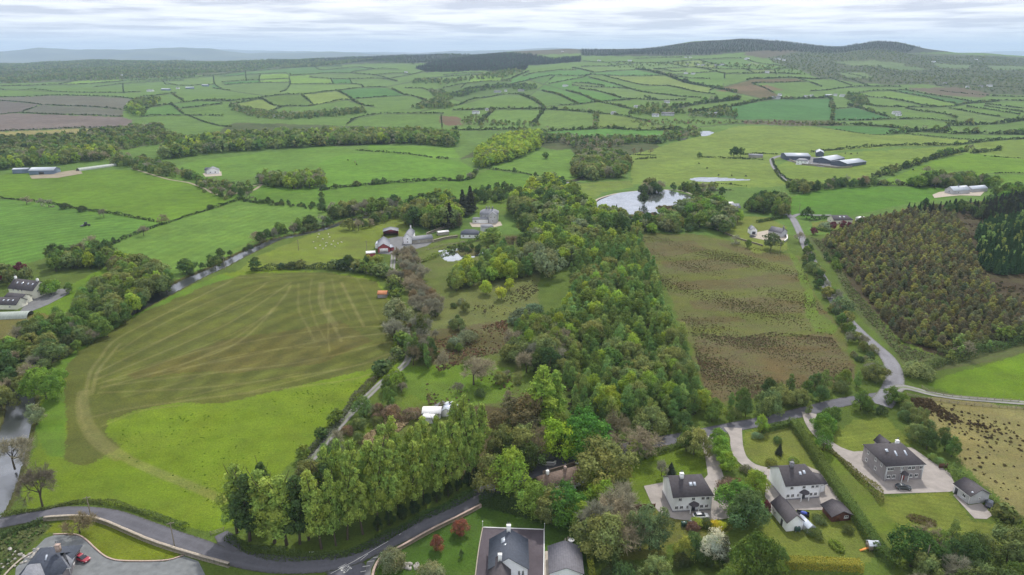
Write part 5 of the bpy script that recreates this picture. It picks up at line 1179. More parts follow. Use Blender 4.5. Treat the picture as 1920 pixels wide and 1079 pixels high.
wallrun('yard_wall','800,441 820,433 845,425 858,422',1.5,.6,M_stone,'old stone wall climbing from the farmyard toward the manor')
wallrun('low_wall','1005,866 1018,872 1038,873 1042,870',1.1,.4,M_rend,'pale curved entrance wall by the maple on the main road')
wallrun('court_wall','1470,455 1476,448 1466,432',1.2,.5,M_rend,'white wall around the little court near the junction')
wallrun('farm_wall','1478,300 1500,309 1535,312 1570,316 1598,314',1.6,.5,M_cream,'pale wall in front of the big cattle sheds')
wallrun('cottage_wall','1018,889 1050,880 1084,869',.9,.4,M_pink,'low brown wall between thatched cottage and road')
wallrun('court_edge','1340,429 1380,447 1430,462',.9,.4,M_stone,'thin stone wall bounding the corner of the boggy field')
wallrun('ruin_wall','812,455 835,449 858,446',1.6,.8,M_stone,'roofless stone walls beside the farm outbuilding')
wallrun('white_kerb','906,990 963,992 1018,993.9 1019.8,994 1020.2,995.5 1020,1040 1019,1100',.14,.2,M_rend,'white kerb along the right of the dark tarmac yard')
wallrun('left_kerb','905,990 897,1035 889,1100',.14,.2,M_cream,'cream kerb along the left of the dark tarmac yard')
def fence(name,pts,h,m,label,rails=3,step=2.6,solid=False):
    P=PW(*zip(*parse(pts))); C=resample(P,step); r=bpy.data.objects.new(name,None); SC.collection.objects.link(r); r.location=C[0]; tag(r,label,'fence')
    pm=boxm('post',(-.06,.06,-.06,.06,-.2,h+.08),m=m); V=[];Q=[]
    for i,c in enumerate(C): o=link('post',pm,r,(c[0]-C[0][0],c[1]-C[0][1],TZ(c[0],c[1])-C[0][2]))
    for a,b in zip(C[:-1],C[1:]):
        d=(b-a)[:2]; d=d/np.linalg.norm(d); n=np.array([-d[1],d[0]])*.03
        for k in range(rails):
            z0,z1=((.05,h) if solid else (h*(k+.6)/rails-.05,h*(k+.6)/rails+.05)); q=len(V)
            for s in(-1,1):
                for p_,zz in((a,z0),(b,z0),(b,z1),(a,z1)): V.append((p_[0]-C[0][0]+n[0]*s,p_[1]-C[0][1]+n[1]*s,TZ(p_[0],p_[1])-C[0][2]+zz))
            Q+= [(q,q+1,q+2,q+3),(q+7,q+6,q+5,q+4),(q+3,q+2,q+6,q+7),(q+1,q,q+4,q+5),(q+1,q+5,q+6,q+2),(q,q+3,q+7,q+4)]
            if solid: break
    link('board_panel' if solid else 'rails',mk('rails',V,Q,[m]),r); return r
fence('lane_fence','1728,728 1738,735 1760,741 1800,747 1850,751 1910,754',1.2,M_grey_t,'grey post and rail fence along the upper side of the right-hand lane')
fence('lane_fence','1700,742 1740,750 1800,759 1860,764 1920,768',1.1,M_grey_t,'wooden fence between the lane and the tufted field')
fence('board_fence','1185,957 1228,955',1.8,M_timber,'dark brown board fence beside the first white house yard',solid=True)
fence('board_fence','1760,878 1776,878',1.6,M_timber,'short rust-brown board fence behind the grey house',solid=True)
fence('gate_fence','395,1004 405,1000 420,996',1.2,M_grey_t,'small field gate fence beside the side road mouth')
fence('meadow_fence','800,470 830,462 860,457 900,453',1.1,M_grey_t,'thin fence on the green bank above the small pond')
def pole(px,py,h,label,arm=True):
    p=P1(px,py); r=bpy.data.objects.new('utility_pole',None); SC.collection.objects.link(r); r.location=p; tag(r,label,'utility pole')
    v,q=tube([(0,0,-.3),(0,0,h*.5),(0,0,h)],[.16,.14,.11],8); link('pole',mk('pole',v,q,[M_grey_t],smooth_=True),r)
    if arm: link('crossarm',boxm('crossarm',(-.9,.9,-.06,.06,h-.5,h-.36),m=M_grey_t),r,rz=.4)
pole(173,978,8,'wooden utility pole in the lawn hedge by the road bend'); pole(328,1028,8,'wooden utility pole at the road edge left of the field gate'); pole(688,472,7,'slim pole in the meadow left of the red barn'); pole(422,507,8,'pole standing by the river below the mown field'); pole(1462,474+0,7,'pole beside the courtyard hedge'); pole(1730,1079,9,'pole at the bottom edge below the big lawn',False); pole(1498,402,8,'pole at the junction below the rounded field'); pole(560,470,7,'pole by the river meadow corner')
for a,b,l in((905,988,'white lamp post at the left corner of the tarmac yard'),(1021,992,'white lamp post at the right corner of the tarmac yard')):
    p=P1(a,b); r=bpy.data.objects.new('lamp_post',None); SC.collection.objects.link(r); r.location=p; tag(r,l,'lamp post'); v,q=tube([(0,0,0),(0,0,1.6)],[.05,.04],8); link('pole',mk('pole',v,q,[M_rend]),r); bm=bmesh.new(); bmesh.ops.create_icosphere(bm,subdivisions=2,radius=.17); me=bpy.data.meshes.new('globe'); bm.to_mesh(me); me.materials.append(M_rend); link('globe',me,r,(0,0,1.72))
for a,b,h,l in((1000,862,1.9,'round-topped white gate pillar at the wooded lane mouth'),(982,852,1.4,'small white pillar left of the lane mouth'),(1222,806,1.0,'white marker post in the shade north of the main road')):
    p=P1(a,b); v,q=tube([(0,0,-.1),(0,0,h),(0,0,h+.15),(0,0,h+.3)],[.32,.32,.42,.12],10); tag(link('gate_pillar',mk('gate_pillar',v,q,[M_rend],smooth_=True),loc=p),l,'pillar')
p=P1(585,1040); r=bpy.data.objects.new('road_sign',None); SC.collection.objects.link(r); r.location=p; tag(r,'small white sign plate under the poplars by the main road','sign'); link('plate',boxm('plate',(-.7,.7,-.03,.03,.5,.85),m=M_rend),r); link('post',boxm('post',(-.6,-.53,.031,.09,-.2,.8),(.53,.6,.031,.09,-.2,.8),m=M_grey_t),r)
# ------------------------------------------------------------------ buildings
def roofmat(name,c,sp=.35,var=.2,rough=.75):
    g=G(name,rough,.3); v=g.coord('Object'); n=g.noise(v,1.6,5,.6,1-var,1+var); w=g.n.new('ShaderNodeTexWave'); w.bands_direction='Z'; w.inputs['Scale'].default_value=1/sp*.5; w.inputs['Distortion'].default_value=.6; g.l.new(v,w.inputs['Vector'])
    st=g.math('MULTIPLY',n,g.math('ADD',g.math('MULTIPLY',w.outputs['Fac'],.14),.93)); g.color(g.scalar(st,c)); g.bump(w.outputs['Fac'],.25,.03); return g.m
def wallmat(name,c,var=.06): 
    g=G(name,.85,.2); v=g.coord('Object'); n=g.noise(v,.9,5,.65,1-var,1+var); s=g.coord('Object',(2.5,2.5,.25)); d=g.noise(s,1.5,4,.7,.93,1.03); g.color(g.scalar(g.math('MULTIPLY',n,d),c)); return g.m
M_slate=roofmat('dark_slate',(.060,.054,.062)); M_slate2=roofmat('blue_slate',(.055,.065,.09)); M_slate3=roofmat('grey_slate',(.20,.21,.24)); M_thatch=roofmat('thatch',(.135,.095,.075),.5,.3); M_roofg=roofmat('mid_grey_roof',(.13,.128,.15)); M_sheet=roofmat('metal_sheet_roof',(.42,.46,.53),.6,.08,.5); M_bluesheet=roofmat('blue_sheet',(.17,.22,.31),.6,.1,.5); M_rust=roofmat('orange_rust_roof',(.46,.19,.09),.5,.25)
M_ww=wallmat('white_wall',(.88,.90,.94),.04); M_gw=wallmat('grey_wall',(.30,.28,.29),.1); M_cw=wallmat('cream_wall',(.72,.72,.62)); M_sw=wallmat('stone_wall_face',(.36,.34,.30),.25); M_rw=wallmat('red_wall',(.33,.08,.09),.12); M_dw=wallmat('dark_cladding',(.10,.12,.16),.12); M_bw=wallmat('brown_board_wall',(.12,.055,.045),.2); M_lg=wallmat('light_grey_wall',(.50,.51,.54),.1)
M_frame=mat('window_frame',(.75,.75,.75),.5,.4,.03); g=G('window_glass',.08,.6); g.color((.03,.035,.045)); M_pane=g.m; g=G('roof_light',.1,.6); g.color((.45,.5,.58)); M_velux=g.m; M_door=mat('red_door',(.25,.03,.025),.5,.4,.1); M_ddoor=mat('dark_door',(.05,.05,.06),.5,.4,.1); M_plinth=mat('grey_plinth',(.22,.22,.24),.9,.1,.1)
WC={}
def winmesh(w,h,kind='w'):
    k=(round(w,2),round(h,2),kind)
    if k not in WC:
        t=.09; fr=boxm('window',(-w/2,-w/2+t,-.07,.02,-h/2,h/2),(w/2-t,w/2,-.07,.02,-h/2,h/2),(-w/2+t,w/2-t,-.07,.02,h/2-t,h/2),(-w/2+t,w/2-t,-.07,.02,-h/2,-h/2+t),(-.03,.03,-.06,.02,-h/2+t,h/2-t),(-w/2-.08,w/2+.08,-.12,.02,-h/2-.1,-h/2-.003),m=M_frame)
        WC[k]=(fr,boxm('pane',(-w/2+t,w/2-t,-.035,.02,-h/2+t,h/2-t),m=M_pane))
    return WC[k]
def build(name,label,cat,p0,p1,D,h,rise,ridge='x',hl=0,hr=0,wall=M_ww,roof=M_slate,win=(),chim=(),vel=(),doors=(),oh=.35,plinth=False,ang=None,L_=None,open_front=False,W0=None):
    a=P1(*p0) if W0 is None else np.array(W0); 
    if ang is None:
        b=P1(*p1); d=(b-a)[:2]; L_=float(np.linalg.norm(d)); ang=math.atan2(d[1],d[0])
    r=bpy.data.objects.new(name,None); SC.collection.objects.link(r); r.location=a; r.rotation_euler=(0,0,ang); tag(r,label,cat)
    if ridge=='x': R0,R1=(hl,D/2),(L_-hr,D/2)
    else: R0,R1=(L_/2,hl),(L_/2,D-hr)
    V=[(0,0,-1.2),(L_,0,-1.2),(L_,D,-1.2),(0,D,-1.2),(0,0,h),(L_,0,h),(L_,D,h),(0,D,h)]; Q=[(0,1,5,4),(1,2,6,5),(2,3,7,6),(3,0,4,7)]; Tt=[]
    if rise>0:
        if ridge=='x':
            if hl==0: V.append((0,D/2,h+rise)); Tt.append((7,4,len(V)-1))
            if hr==0: V.append((L_,D/2,h+rise)); Tt.append((5,6,len(V)-1))
        else:
            if hl==0: V.append((L_/2,0,h+rise)); Tt.append((4,5,len(V)-1))
            if hr==0: V.append((L_/2,D,h+rise)); Tt.append((6,7,len(V)-1))
    if open_front: Q=Q[1:]
    link('wall',mk('wall',V,Q,[wall],T=Tt),r)
    if rise>0:
        half=(D if ridge=='x' else L_)/2; dz=rise/half*oh; e=oh
        x0,x1,y0,y1=-e,L_+e,-e,D+e; zt=h-dz+.14; zr=h+rise+.14
        if ridge=='x': ra=(R0[0]-(e if hl==0 else 0),R0[1],zr); rb=(R1[0]+(e if hr==0 else 0),R1[1],zr)
        else: ra=(R0[0],R0[1]-(e if hl==0 else 0),zr); rb=(R1[0],R1[1]+(e if hr==0 else 0),zr)
        T4=[(x0,y0,zt),(x1,y0,zt),(x1,y1,zt),(x0,y1,zt),ra,rb]; RV=T4+[(p[0],p[1],p[2]-.16) for p in T4]; RQ=[];RT=[]
        if ridge=='x':
            f=[(0,1,5,4),(2,3,4,5)]; tr=[(3,0,4),(1,2,5)]; gl,gr=hl==0,hr==0
        else: f=[(1,2,5,4),(3,0,4,5)]; tr=[(0,1,4),(2,3,5)]; gl,gr=hl==0,hr==0
        for q in f: RQ.append(q); RQ.append(tuple(i+6 for i in q[::-1]))
        for t,gb in zip(tr,(gl,gr)):
            if gb: # open gable end: close only the edge of the slab
                a_,b_,c_=t; RQ+=[(a_,c_,c_+6,a_+6),(c_,b_,b_+6,c_+6)]
            else: RT.append(t); RT.append(tuple(i+6 for i in t[::-1])); RQ.append((t[0],t[0]+6,t[1]+6,t[1]))
        if ridge=='x': RQ+=[(0,6,7,1),(2,8,9,3)]
        else: RQ+=[(1,7,8,2),(3,9,6,0)]
        ro=link('roof',mk('roof',RV,RQ,[roof],T=RT),r)
    else:
        ro=link('roof',boxm('roof',(-.15,L_+.15,-.15,D+.15,h,h+.2),m=roof),r)
    if win and rise>0 and ridge=='x' and a[1]<260: link('fascia',boxm('fascia',(-oh-.02,L_+oh+.02,-oh-.06,-oh+.02,h-dz-.12,h-dz+.02),(-oh-.02,L_+oh+.02,D+oh-.02,D+oh+.06,h-dz-.12,h-dz+.02),m=M_frame),r); link('downpipe',boxm('downpipe',(L_-.18,L_-.08,-.1,-.004,-.2,h-.1),m=M_frame),r)
    if plinth: link('plinth',boxm('plinth',(-.06,L_+.06,-.06,0,-.5,.5),(-.06,0,0,D,-.5,.5),m=M_plinth),r)
    def face(f,u,z,off=0.0):
        if f=='F': return (u*L_,-off,z),0
        if f=='B': return (L_-u*L_,D+off,z),math.pi
        if f=='L': return (-off,D-u*D,z),-math.pi/2
        return (L_+off,u*D,z),math.pi/2
    for f,u,z,w,hh in win:
        fm,pm=winmesh(w,hh); l,rz=face(f,u,z); o=link('window',fm,r,l,rz); link('pane',pm,o)
    for f,u,w,hh,m in doors:
        l,rz=face(f,u,0); link('door',boxm('door',(-w/2,w/2,-.06,.03,0,hh),m=m),r,l,rz)
    for cx,cyy,ch,cw,cm in chim:
        zz=h+rise*(1-abs(cyy-.5)*2 if ridge=='x' else 1-abs(cx-.5)*2)-.5; o=link('chimney',boxm('chimney',(-cw,cw,-.4,.4,0,ch+.5),(-cw-.07,cw+.07,-.47,.47,ch+.5,ch+.65),m=cm),ro,(cx*L_,cyy*D,zz))
        v1,q1=tube([(0,0,0),(0,0,.45)],[.13,.1],8)
        for k in(-.45,.45): link('pot',mk('pot',v1,q1,[M_plinth]),ro,(cx*L_+k*cw,cyy*D,zz+ch+1.15))
    for s,u,t,w,hh in vel: # skylights lie on a slope: s front 'F' or left 'L' / right 'R'
        fm=boxm('skylight',(-w/2,w/2,-hh/2,hh/2,0,.07),m=M_velux)
        if s in 'FB': sl=math.atan2(rise,D/2); yy=t*D/2; l=(u*L_,yy if s=='F' else D-yy,h+rise*t+.15); rot=(sl if s=='F' else -sl,0,0)
        else: sl=math.atan2(rise,L_/2); xx=t*L_/2; l=(xx if s=='L' else L_-xx,u*D,h+rise*t+.15); rot=(0,-sl if s=='L' else sl,0)
        o=link('skylight',fm,ro,l); o.rotation_euler=rot
    r['L']=L_; r['D']=D; return r
def porch(r,u,w=3.0,d=1.6,z=2.5,roof=M_slate,m=M_rend):
    L_=r['L']; V=[];Q=[]; n=10
    for j in range(4):
        for i in range(n+1): a=math.pi*i/n; k=1-j/3.3; V.append((math.cos(a)*w/2*k,-math.sin(a)*d*k,z+j*.28))
    for j in range(3):
        for i in range(n): b=j*(n+1)+i; Q.append((b,b+1,b+n+2,b+n+1)) 
    Q=[q[::-1] for q in Q]; o=link('porch_roof',mk('porch_roof',V,Q,[roof]),r,(u*L_,0,0))
    for s in(-1,1):
        v,q=tube([(0,0,-.1),(0,0,z)],[.14,.12],8); link('porch_column',mk('porch_column',v,q,[m]),r,(u*L_+s*w*.38,-d*.62,0))
def rowwin(us,z,w=1.0,h=1.1,f='F'): return [(f,u,z,w,h) for u in us]
w2=rowwin((.17,.51,.76,.88),4.1,.95,1.05)+rowwin((.09,.22,.74,.87),1.5,.95,1.05)+rowwin((.37,),1.5,.6,1.0)+rowwin((.5,),1.6,.7,1.2,'R')
r=build('white_house','white two-storey house with dark hip-ended roof and half-round porch, nearer the thatched cottage','house',(1261,961),(1333,957),9.6,5.1,3.2,'x',0,3.6,M_ww,M_slate,w2,[(.30,.45,1.4,.5,M_rend)],[('F',.50,.55,.9,1.1),('F',.60,.55,.7,1.1)],[('F',.53,1.0,2.1,M_ddoor)],plinth=True); porch(r,.53)
r=build('white_house','white two-storey house with dark roof between the tall clipped hedge and the white garage','house',(1470,939),(1536,934),9.4,5.0,3.1,'x',0,3.6,M_ww,M_slate,w2,[(.33,.48,1.3,.5,M_plinth)],[('F',.50,.55,.7,1.0),('F',.62,.6,.7,1.1)],[('F',.53,1.0,2.1,M_ddoor)],plinth=True); porch(r,.53)
build('side_annex','low dark-roofed annex against the right wall of the second white house','annex',(1538,924),(1546,922),5.5,2.8,1.2,'x',0,0,M_ww,M_slate,[('R',.5,1.5,.8,1)])
build('garage','white gabled garage with dark roof below the second white house','garage',(1474,997),(1504,994),8.5,2.9,2.0,'y',0,0,M_ww,M_slate,[('L',.3,1.5,.8,.9)],oh=.25,doors=[('L',.7,.9,2,M_ddoor)])
build('garden_shed','brown timber garden shed with wide overhanging purple-grey roof','shed',(1559,979),(1594,976),4.6,2.1,1.3,'y',0,0,M_bw,M_slate,[('F',.75,1.3,1.2,.7)],oh=.55,doors=[('F',.3,1.2,1.9,M_timber)])
w3=rowwin((.08,.16,.42,.62,.72,.93),4.2,1.05,1.15)+rowwin((.10,.24,.70,.84),1.55,1.1,1.15)+rowwin((.22,.55,.80),4.2,.8,1.0,'L')+rowwin((.2,.6),1.5,.9,1.1,'L')
r=build('grey_house','large grey rendered two-storey house with black roof and red door','house',(1657,903),(1727,899),11.5,5.4,3.2,'x',3.6,3.6,M_gw,M_slate,w3,[(.62,.62,1.2,.45,M_rend)],[('F',.18,.72,.8,1.0),('F',.38,.55,.5,1.7),('F',.64,.55,.5,1.7)],[('F',.49,1.0,2.1,M_door)]); porch(r,.50,2.6,1.5,2.5)
for x0_ in(0,): 
    L_=r['L']; link('corner_stones',boxm('corner_stones',(-.05,.45,-.05,0,-.5,5.3),(L_-.45,L_+.05,-.05,0,-.5,5.3),(L_*.40,L_*.43,-.05,0,-.5,5.3),m=M_lg),r)
build('rear_wing','dark roofed rear wing showing above the ridge of the grey house','annex',(1652,865),(1668,863),4,5.2,1.6,'y',0,0,M_gw,M_slate)
build('long_garage','long grey garage with dark roof beside the tufted field','garage',(1786,923),(1816,946),6.2,2.8,1.7,'x',0,0,M_lg,M_slate,[('F',.66,1.5,1.2,1.0),('R',.5,1.5,.6,.8)],doors=[('F',.18,.9,2.0,M_ddoor)],vel=[('F',.9,.3,.5,.5)],oh=.3)
# bottom centre: slate house and outbuilding
r=build('slate_house','blue slate-roofed white house on the dark tarmac yard','house',(918,1086),(989,1086),10,3.3,3.1,'y',0,0,M_ww,M_slate2,[('F',.78,1.8,.6,1.5),('F',.88,1.8,.6,1.5),('R',.4,1.6,1.0,1.1),('R',.7,1.6,1.0,1.1),('L',.3,1.6,1,1.1)],[(.5,.95,1.6,.5,M_rend)],[('L',.7,.7,1.2,1.8),('L',.5,.8,.6,.6)],oh=.4)
build('front_wing','dark gabled front wing with tall white chimney on the slate-roofed house','wing',(919,1112),(955,1112),6.4,3.1,2.3,'y',0,0,M_ww,M_slate,[('F',.5,3.2,1.4,1.2)],[(.5,.75,1.5,.45,M_rend)],oh=.4)
build('grey_outbuilding','white outbuilding with a plain two-tone grey roof beside the tarmac yard','outbuilding',(1031,1091),(1092,1092),9.0,2.7,1.6,'y',0,0,M_ww,M_roofg,[('F',.35,1.7,.5,.8),('F',.48,1.7,.5,.8)],oh=.35)
# bottom left slate house
build('corner_house','grey slate hipped house at the bottom left corner','house',(42,1098),(118,1092),9.5,2.9,3.6,'x',4.5,4.5,M_gw,M_slate2,[('R',.5,1.6,1,1.1)],[(.8,.45,1.3,.5,M_pink)],[('F',.55,.6,.4,1.3),('B',.4,.5,.4,1.2)],oh=.5)
build('corner_wing','pale slate hipped wing in front of the corner house','wing',(28,1125),(75,1118),8,2.9,2.8,'y',3.5,3.5,M_gw,M_slate3,oh=.5)
build('corner_garage','small slate-roofed extension near the red car','extension',(104,1084),(134,1078),5.5,2.6,2.0,'x',2.2,2.2,M_gw,M_slate3,[('R',.5,1.5,.9,1)],oh=.4)
# cottage
r=build('thatched_cottage','white cottage with brown thatched roof squeezed beside the main road','cottage',(1024,928),(1096,908),5.6,2.5,2.3,'x',.9,.9,M_ww,M_thatch,rowwin((.62,.80,.90),1.4,.8,.9),[(.14,.5,.9,.35,M_rend),(.6,.5,.7,.3,M_pink)],oh=.5,doors=[('F',.72,.9,1.9,M_ddoor)])
build('cottage_porch','little white lean-to room projecting from the thatched cottage','porch',(1070,922),(1079,920),2.0,2.1,.5,'x',0,0,M_ww,M_thatch,[('F',.5,1.2,.6,.7)],oh=.15)
# left houses
r=build('gabled_house','cream two-storey gabled house with long black roof by the river bend','house',(19,556),(65,561),9.6,4.6,3.6,'x',0,0,M_cw,M_slate,rowwin((.2,.4,.55),3.9,.9,.9)+[('R',.28,3.6,.9,1.0),('R',.40,1.3,1.1,.9),('R',.45,6.3,.6,.7),('R',.7,3.6,.9,1.0)],[(.04,.5,1.2,.5,M_rend),(.93,.5,1.0,.5,M_rend)],[('F',.22,.6,.8,1.1),('F',.42,.6,.8,1.1),('F',.66,.6,.8,1.1),('F',.84,.6,.8,1.1)],oh=.3)
build('garage_block','low cream garage block with black roof and three skylights','garage',(-18,580),(32,581),7.5,2.6,2.4,'x',0,0,M_cw,M_slate,[('F',.75,1.4,1,.8)],(),[('F',.45,.55,.7,1),('F',.62,.55,.7,1),('F',.80,.55,.7,1)],oh=.3)
build('store','smaller cream store with black roof tucked behind the garage block','store',(10,569),(42,572),6,3.0,1.7,'x',0,0,M_cw,M_slate,oh=.3)
# farm
build('red_barn','red-fronted barn with pale grey roof at the head of the farm lane','barn',(709,474),(731,473),18,3.4,2.3,'y',0,0,M_rw,M_slate3,(),oh=.3,doors=[('F',.5,5.2,2.6,M_frame)])
build('lean_to','white lean-to against the left side of the red barn','lean-to',(704,466),(709,466),9,2.6,.5,'x',0,0,M_ww,M_sheet,oh=.15)
build('small_shed','little red shed with white roof below the red barn','shed',(687,482),(704,481),5,2.2,.6,'x',0,0,M_rw,M_frame,oh=.2)
build('red_annex','low red annex right of the barn doors','annex',(732,471),(739,470),8,2.3,.5,'x',0,0,M_rw,M_sheet,oh=.2)
build('open_barn','open-fronted red hay barn with grey curved roof','barn',(719,444),(747,443),8,3.6,1.2,'y',0,0,M_rw,M_slate3,(),oh=.3,open_front=True)
build('farmhouse','white farmhouse gable end standing in the farmyard','house',(757,458),(772,458),17,4.6,2.4,'y',0,0,M_ww,M_slate3,[('F',.5,3.5,.8,.9),('F',.5,1.4,.8,.9)],[(.5,.97,1.2,.4,M_rend)],oh=.2)
build('byre','long low byre with mossy grey roof joined to the white farmhouse','outbuilding',(774,458),(812,454),6,2.6,1.8,'x',0,0,M_sw,M_slate3,[('F',.3,1.3,1,.8)],oh=.2)
build('long_shed','thin white-roofed shed below the manor conifers','shed',(822,442),(842,440),4,2,.6,'x',0,0,M_sw,M_frame,oh=.2)
build('bungalow','small white bungalow with steep dark blue hipped roof below the manor','bungalow',(864,447),(897,447),9,2.7,2.3,'x',3,3,M_ww,M_slate2,rowwin((.15,.5,.82),1.5,1.1,1.0),oh=.35)
r=build('manor','grey-white two-storey manor house with slate roofs and many chimneys','manor house',(900,417),(934,417),11,6.3,2.6,'x',3,3,M_lg,M_slate3,rowwin((.1,.3),4.7,.9,1.2)+rowwin((.1,.3),1.8,.9,1.2),[(.35,.5,1.6,.5,M_plinth),(.5,.5,1.6,.5,M_plinth),(.68,.5,1.6,.5,M_plinth)],oh=.35)
build('manor_wing','projecting gabled wing on the right of the manor','wing',(916,419),(932,419),5,6.0,2.4,'y',0,0,M_lg,M_slate3,[('F',.3,4.6,.8,1.1),('F',.7,4.6,.8,1.1),('F',.5,1.8,.8,1.1)],oh=.3)
build('manor_service_range','low white range at the left of the manor','outbuilding',(886,419),(915,419),5,3.0,.9,'x',1,1,M_ww,M_slate3,[('F',.2,1.5,1,1)],oh=.25)
build('coach_house','grey block with shallow hipped roof between bungalow and manor court','outbuilding',(904,438),(925,437),8,4.4,1.1,'x',3,3,M_lg,M_slate3,[('F',.75,2.2,1.2,1)],oh=.2)
build('rust_hut','small hut with bright orange rusty roof at the edge of the brown field','hut',(708,559),(725,559),5.5,2.0,1.0,'x',0,0,M_gw,M_rust,(),oh=.2)
# metal shed in the trees
build('workshop','pale green workshop with white gable half hidden by poplars','workshop',(792,786),(826,786),4.5,2.3,.7,'x',0,0,M_lg,M_frame,[('F',.4,1.4,1,.7)],oh=.2)
build('glasshouse','little glasshouse with open frame beside the workshop','glasshouse',(828,781),(846,782),4,2.0,1.1,'y',0,0,M_frame,M_velux,(),oh=.1)
build('static_cabin','narrow white-roofed cabin below the workshop','cabin',(792,793),(812,795),2.6,2.1,.3,'x',0,0,M_lg,M_frame,(),oh=.1)
# junction houses
build('stone_house','stone house with pale slate roofs and white end near the large pond','house',(1356,402),(1388,401),8.5,4.6,2.7,'x',0,0,M_sw,M_slate3,[('F',.6,3.3,1,1),('F',.8,3.3,1,1),('F',.8,1.3,1,1)],[(.36,.2,1.5,.45,M_plinth)],[('F',.72,.6,.9,1),('F',.9,.6,.9,1)],oh=.25)
build('stone_gable','stone gable wing at the left of the pond-side house','wing',(1357,404),(1374,404),6,4.3,2.5,'y',0,0,M_sw,M_slate3,oh=.2)
build('white_barn','pale roofed shed behind the stone house','shed',(1360,390),(1376,389),6,3,1,'x',0,0,M_lg,M_frame,oh=.2)
build('coach_cottage','tiny white gabled garage with dark door beside the cream court','garage',(1407,440),(1419,440),6,3.2,2.0,'y',0,0,M_ww,M_slate3,[('F',.5,4,.6,.7)],oh=.2,doors=[('F',.5,2.4,2.1,M_ddoor)])
build('court_house','grey-roofed courtyard house hidden behind a leafy tree','house',(1440,441),(1464,446),8,3.2,2.4,'x',0,0,M_lg,M_roofg,[('F',.7,1.6,1,1)],[(.9,.5,1.3,.4,M_plinth)],oh=.25)
build('dormer_house','low house with dark roof and white skylights behind maroon trees','house',(1563,420),(1598,419),9,2.7,2.7,'x',0,2.5,M_cw,M_slate,[('L',.5,1.6,1,1)],(),[('F',.4,.6,1.3,1.3),('F',.62,.6,1.3,1.3)],oh=.3)
build('garden_cabin','small white flat-roofed cabin at the garden end beyond the maroon trees','cabin',(1612,416),(1626,414),4,2.3,.5,'y',0,0,M_ww,M_frame,oh=.2)
r=build('blue_bungalow','blue-grey roofed bungalow with tall gabled front on the hill','bungalow',(1787,365),(1818,363),9,3.2,3.0,'x',0,0,M_lg,M_sheet,[('L',.5,2,1.2,1.5),('F',.3,1.6,1.2,1.2)],[(.5,.5,1,.4,M_plinth)],[('F',.7,.6,.9,1),('F',.85,.6,.9,1)],oh=.3)
build('blue_garage','blue-grey roofed garage right of the hill bungalow','garage',(1822,361),(1851,359),8,2.8,2.0,'x',0,0,M_lg,M_sheet,oh=.3)
# big farm
build('cattle_shed','leftmost big cattle shed with light blue-grey roof','barn',(1474,301),(1519,300),24,5,2.2,'x',0,0,M_dw,M_sheet,oh=.4)
build('cattle_shed','middle cattle shed with dark open gable behind the white farmhouse','barn',(1524,305),(1556,308),34,4.6,2.4,'y',0,0,M_dw,M_sheet,oh=.4)
build('cattle_shed','rightmost cattle shed with pale roof at the farm edge','barn',(1557,310),(1588,314),34,4.2,2.2,'y',0,0,M_dw,M_sheet,oh=.4)
build('back_shed','dark-gabled shed rising behind the cattle sheds','barn',(1530,294),(1544,294),20,5,2,'y',0,0,M_dw,M_sheet,oh=.3)
build('white_farmhouse','white two-storey farmhouse in front of the cattle sheds','house',(1492,309),(1513,310),8,4.8,2.0,'x',2.5,2.5,M_ww,M_slate3,rowwin((.2,.5,.8),3.6,.9,1)+rowwin((.2,.8),1.3,.9,1),oh=.3)
build('stone_shed','long low grey shed left of the farm road','shed',(1403,296),(1430,296.5),8,3,1.4,'x',0,0,M_sw,M_slate3,rowwin((.2,.4,.7),1.5,1.2,1),oh=.2)
build('blue_barn','blue-grey barn at the edge of the left-hand pasture','barn',(55,328),(101,327),14,4.2,2.3,'x',0,0,M_bluesheet,M_sheet,(),oh=.3,doors=[('F',.5,5,3,M_ddoor)])
build('blue_shed','smaller blue shed left of the blue-grey barn','shed',(24,326),(53,325),9,4.2,.8,'x',0,0,M_bluesheet,M_sheet,oh=.3)
V=[];Q=[]
for j in range(13):
    for i in range(9): a=math.pi*i/8; V.append((j*4.2,-math.cos(a)*3.6,math.sin(a)*3.1))
for j in range(12):
    for i in range(8): b=j*9+i; Q.append((b,b+1,b+10,b+9))
tun=mk('polytunnel',V,Q,[mat('polythene',(.30,.34,.31),.5,.4,.2,.4)],smooth_=True)
p=P1(146,321); q=P1(200,313); o=link('polytunnel',tun,loc=p,rz=math.atan2(q[1]-p[1],q[0]-p[0])); tag(o,'long grey-green polytunnel beside the blue-grey barn','polytunnel')
o=link('polytunnel',tun,loc=P1(-14,596),rz=.12); o.scale=(.34,.9,.8); tag(o,'short white polytunnel beside the cream garage block at the left edge','polytunnel')
build('new_house','white and slate house with pillared porch at the end of the farm track','house',(388,327),(411,326),10,3.6,2.8,'y',0,0,M_ww,M_slate3,[('F',.3,1.7,1.2,1.2),('F',.7,1.7,1.2,1.2)],oh=.3)
build('new_house_wing','blue slate wing on the left of the track-end house','wing',(384,325),(394,325),9,3.4,1.8,'x',0,0,M_lg,M_slate2,oh=.3)
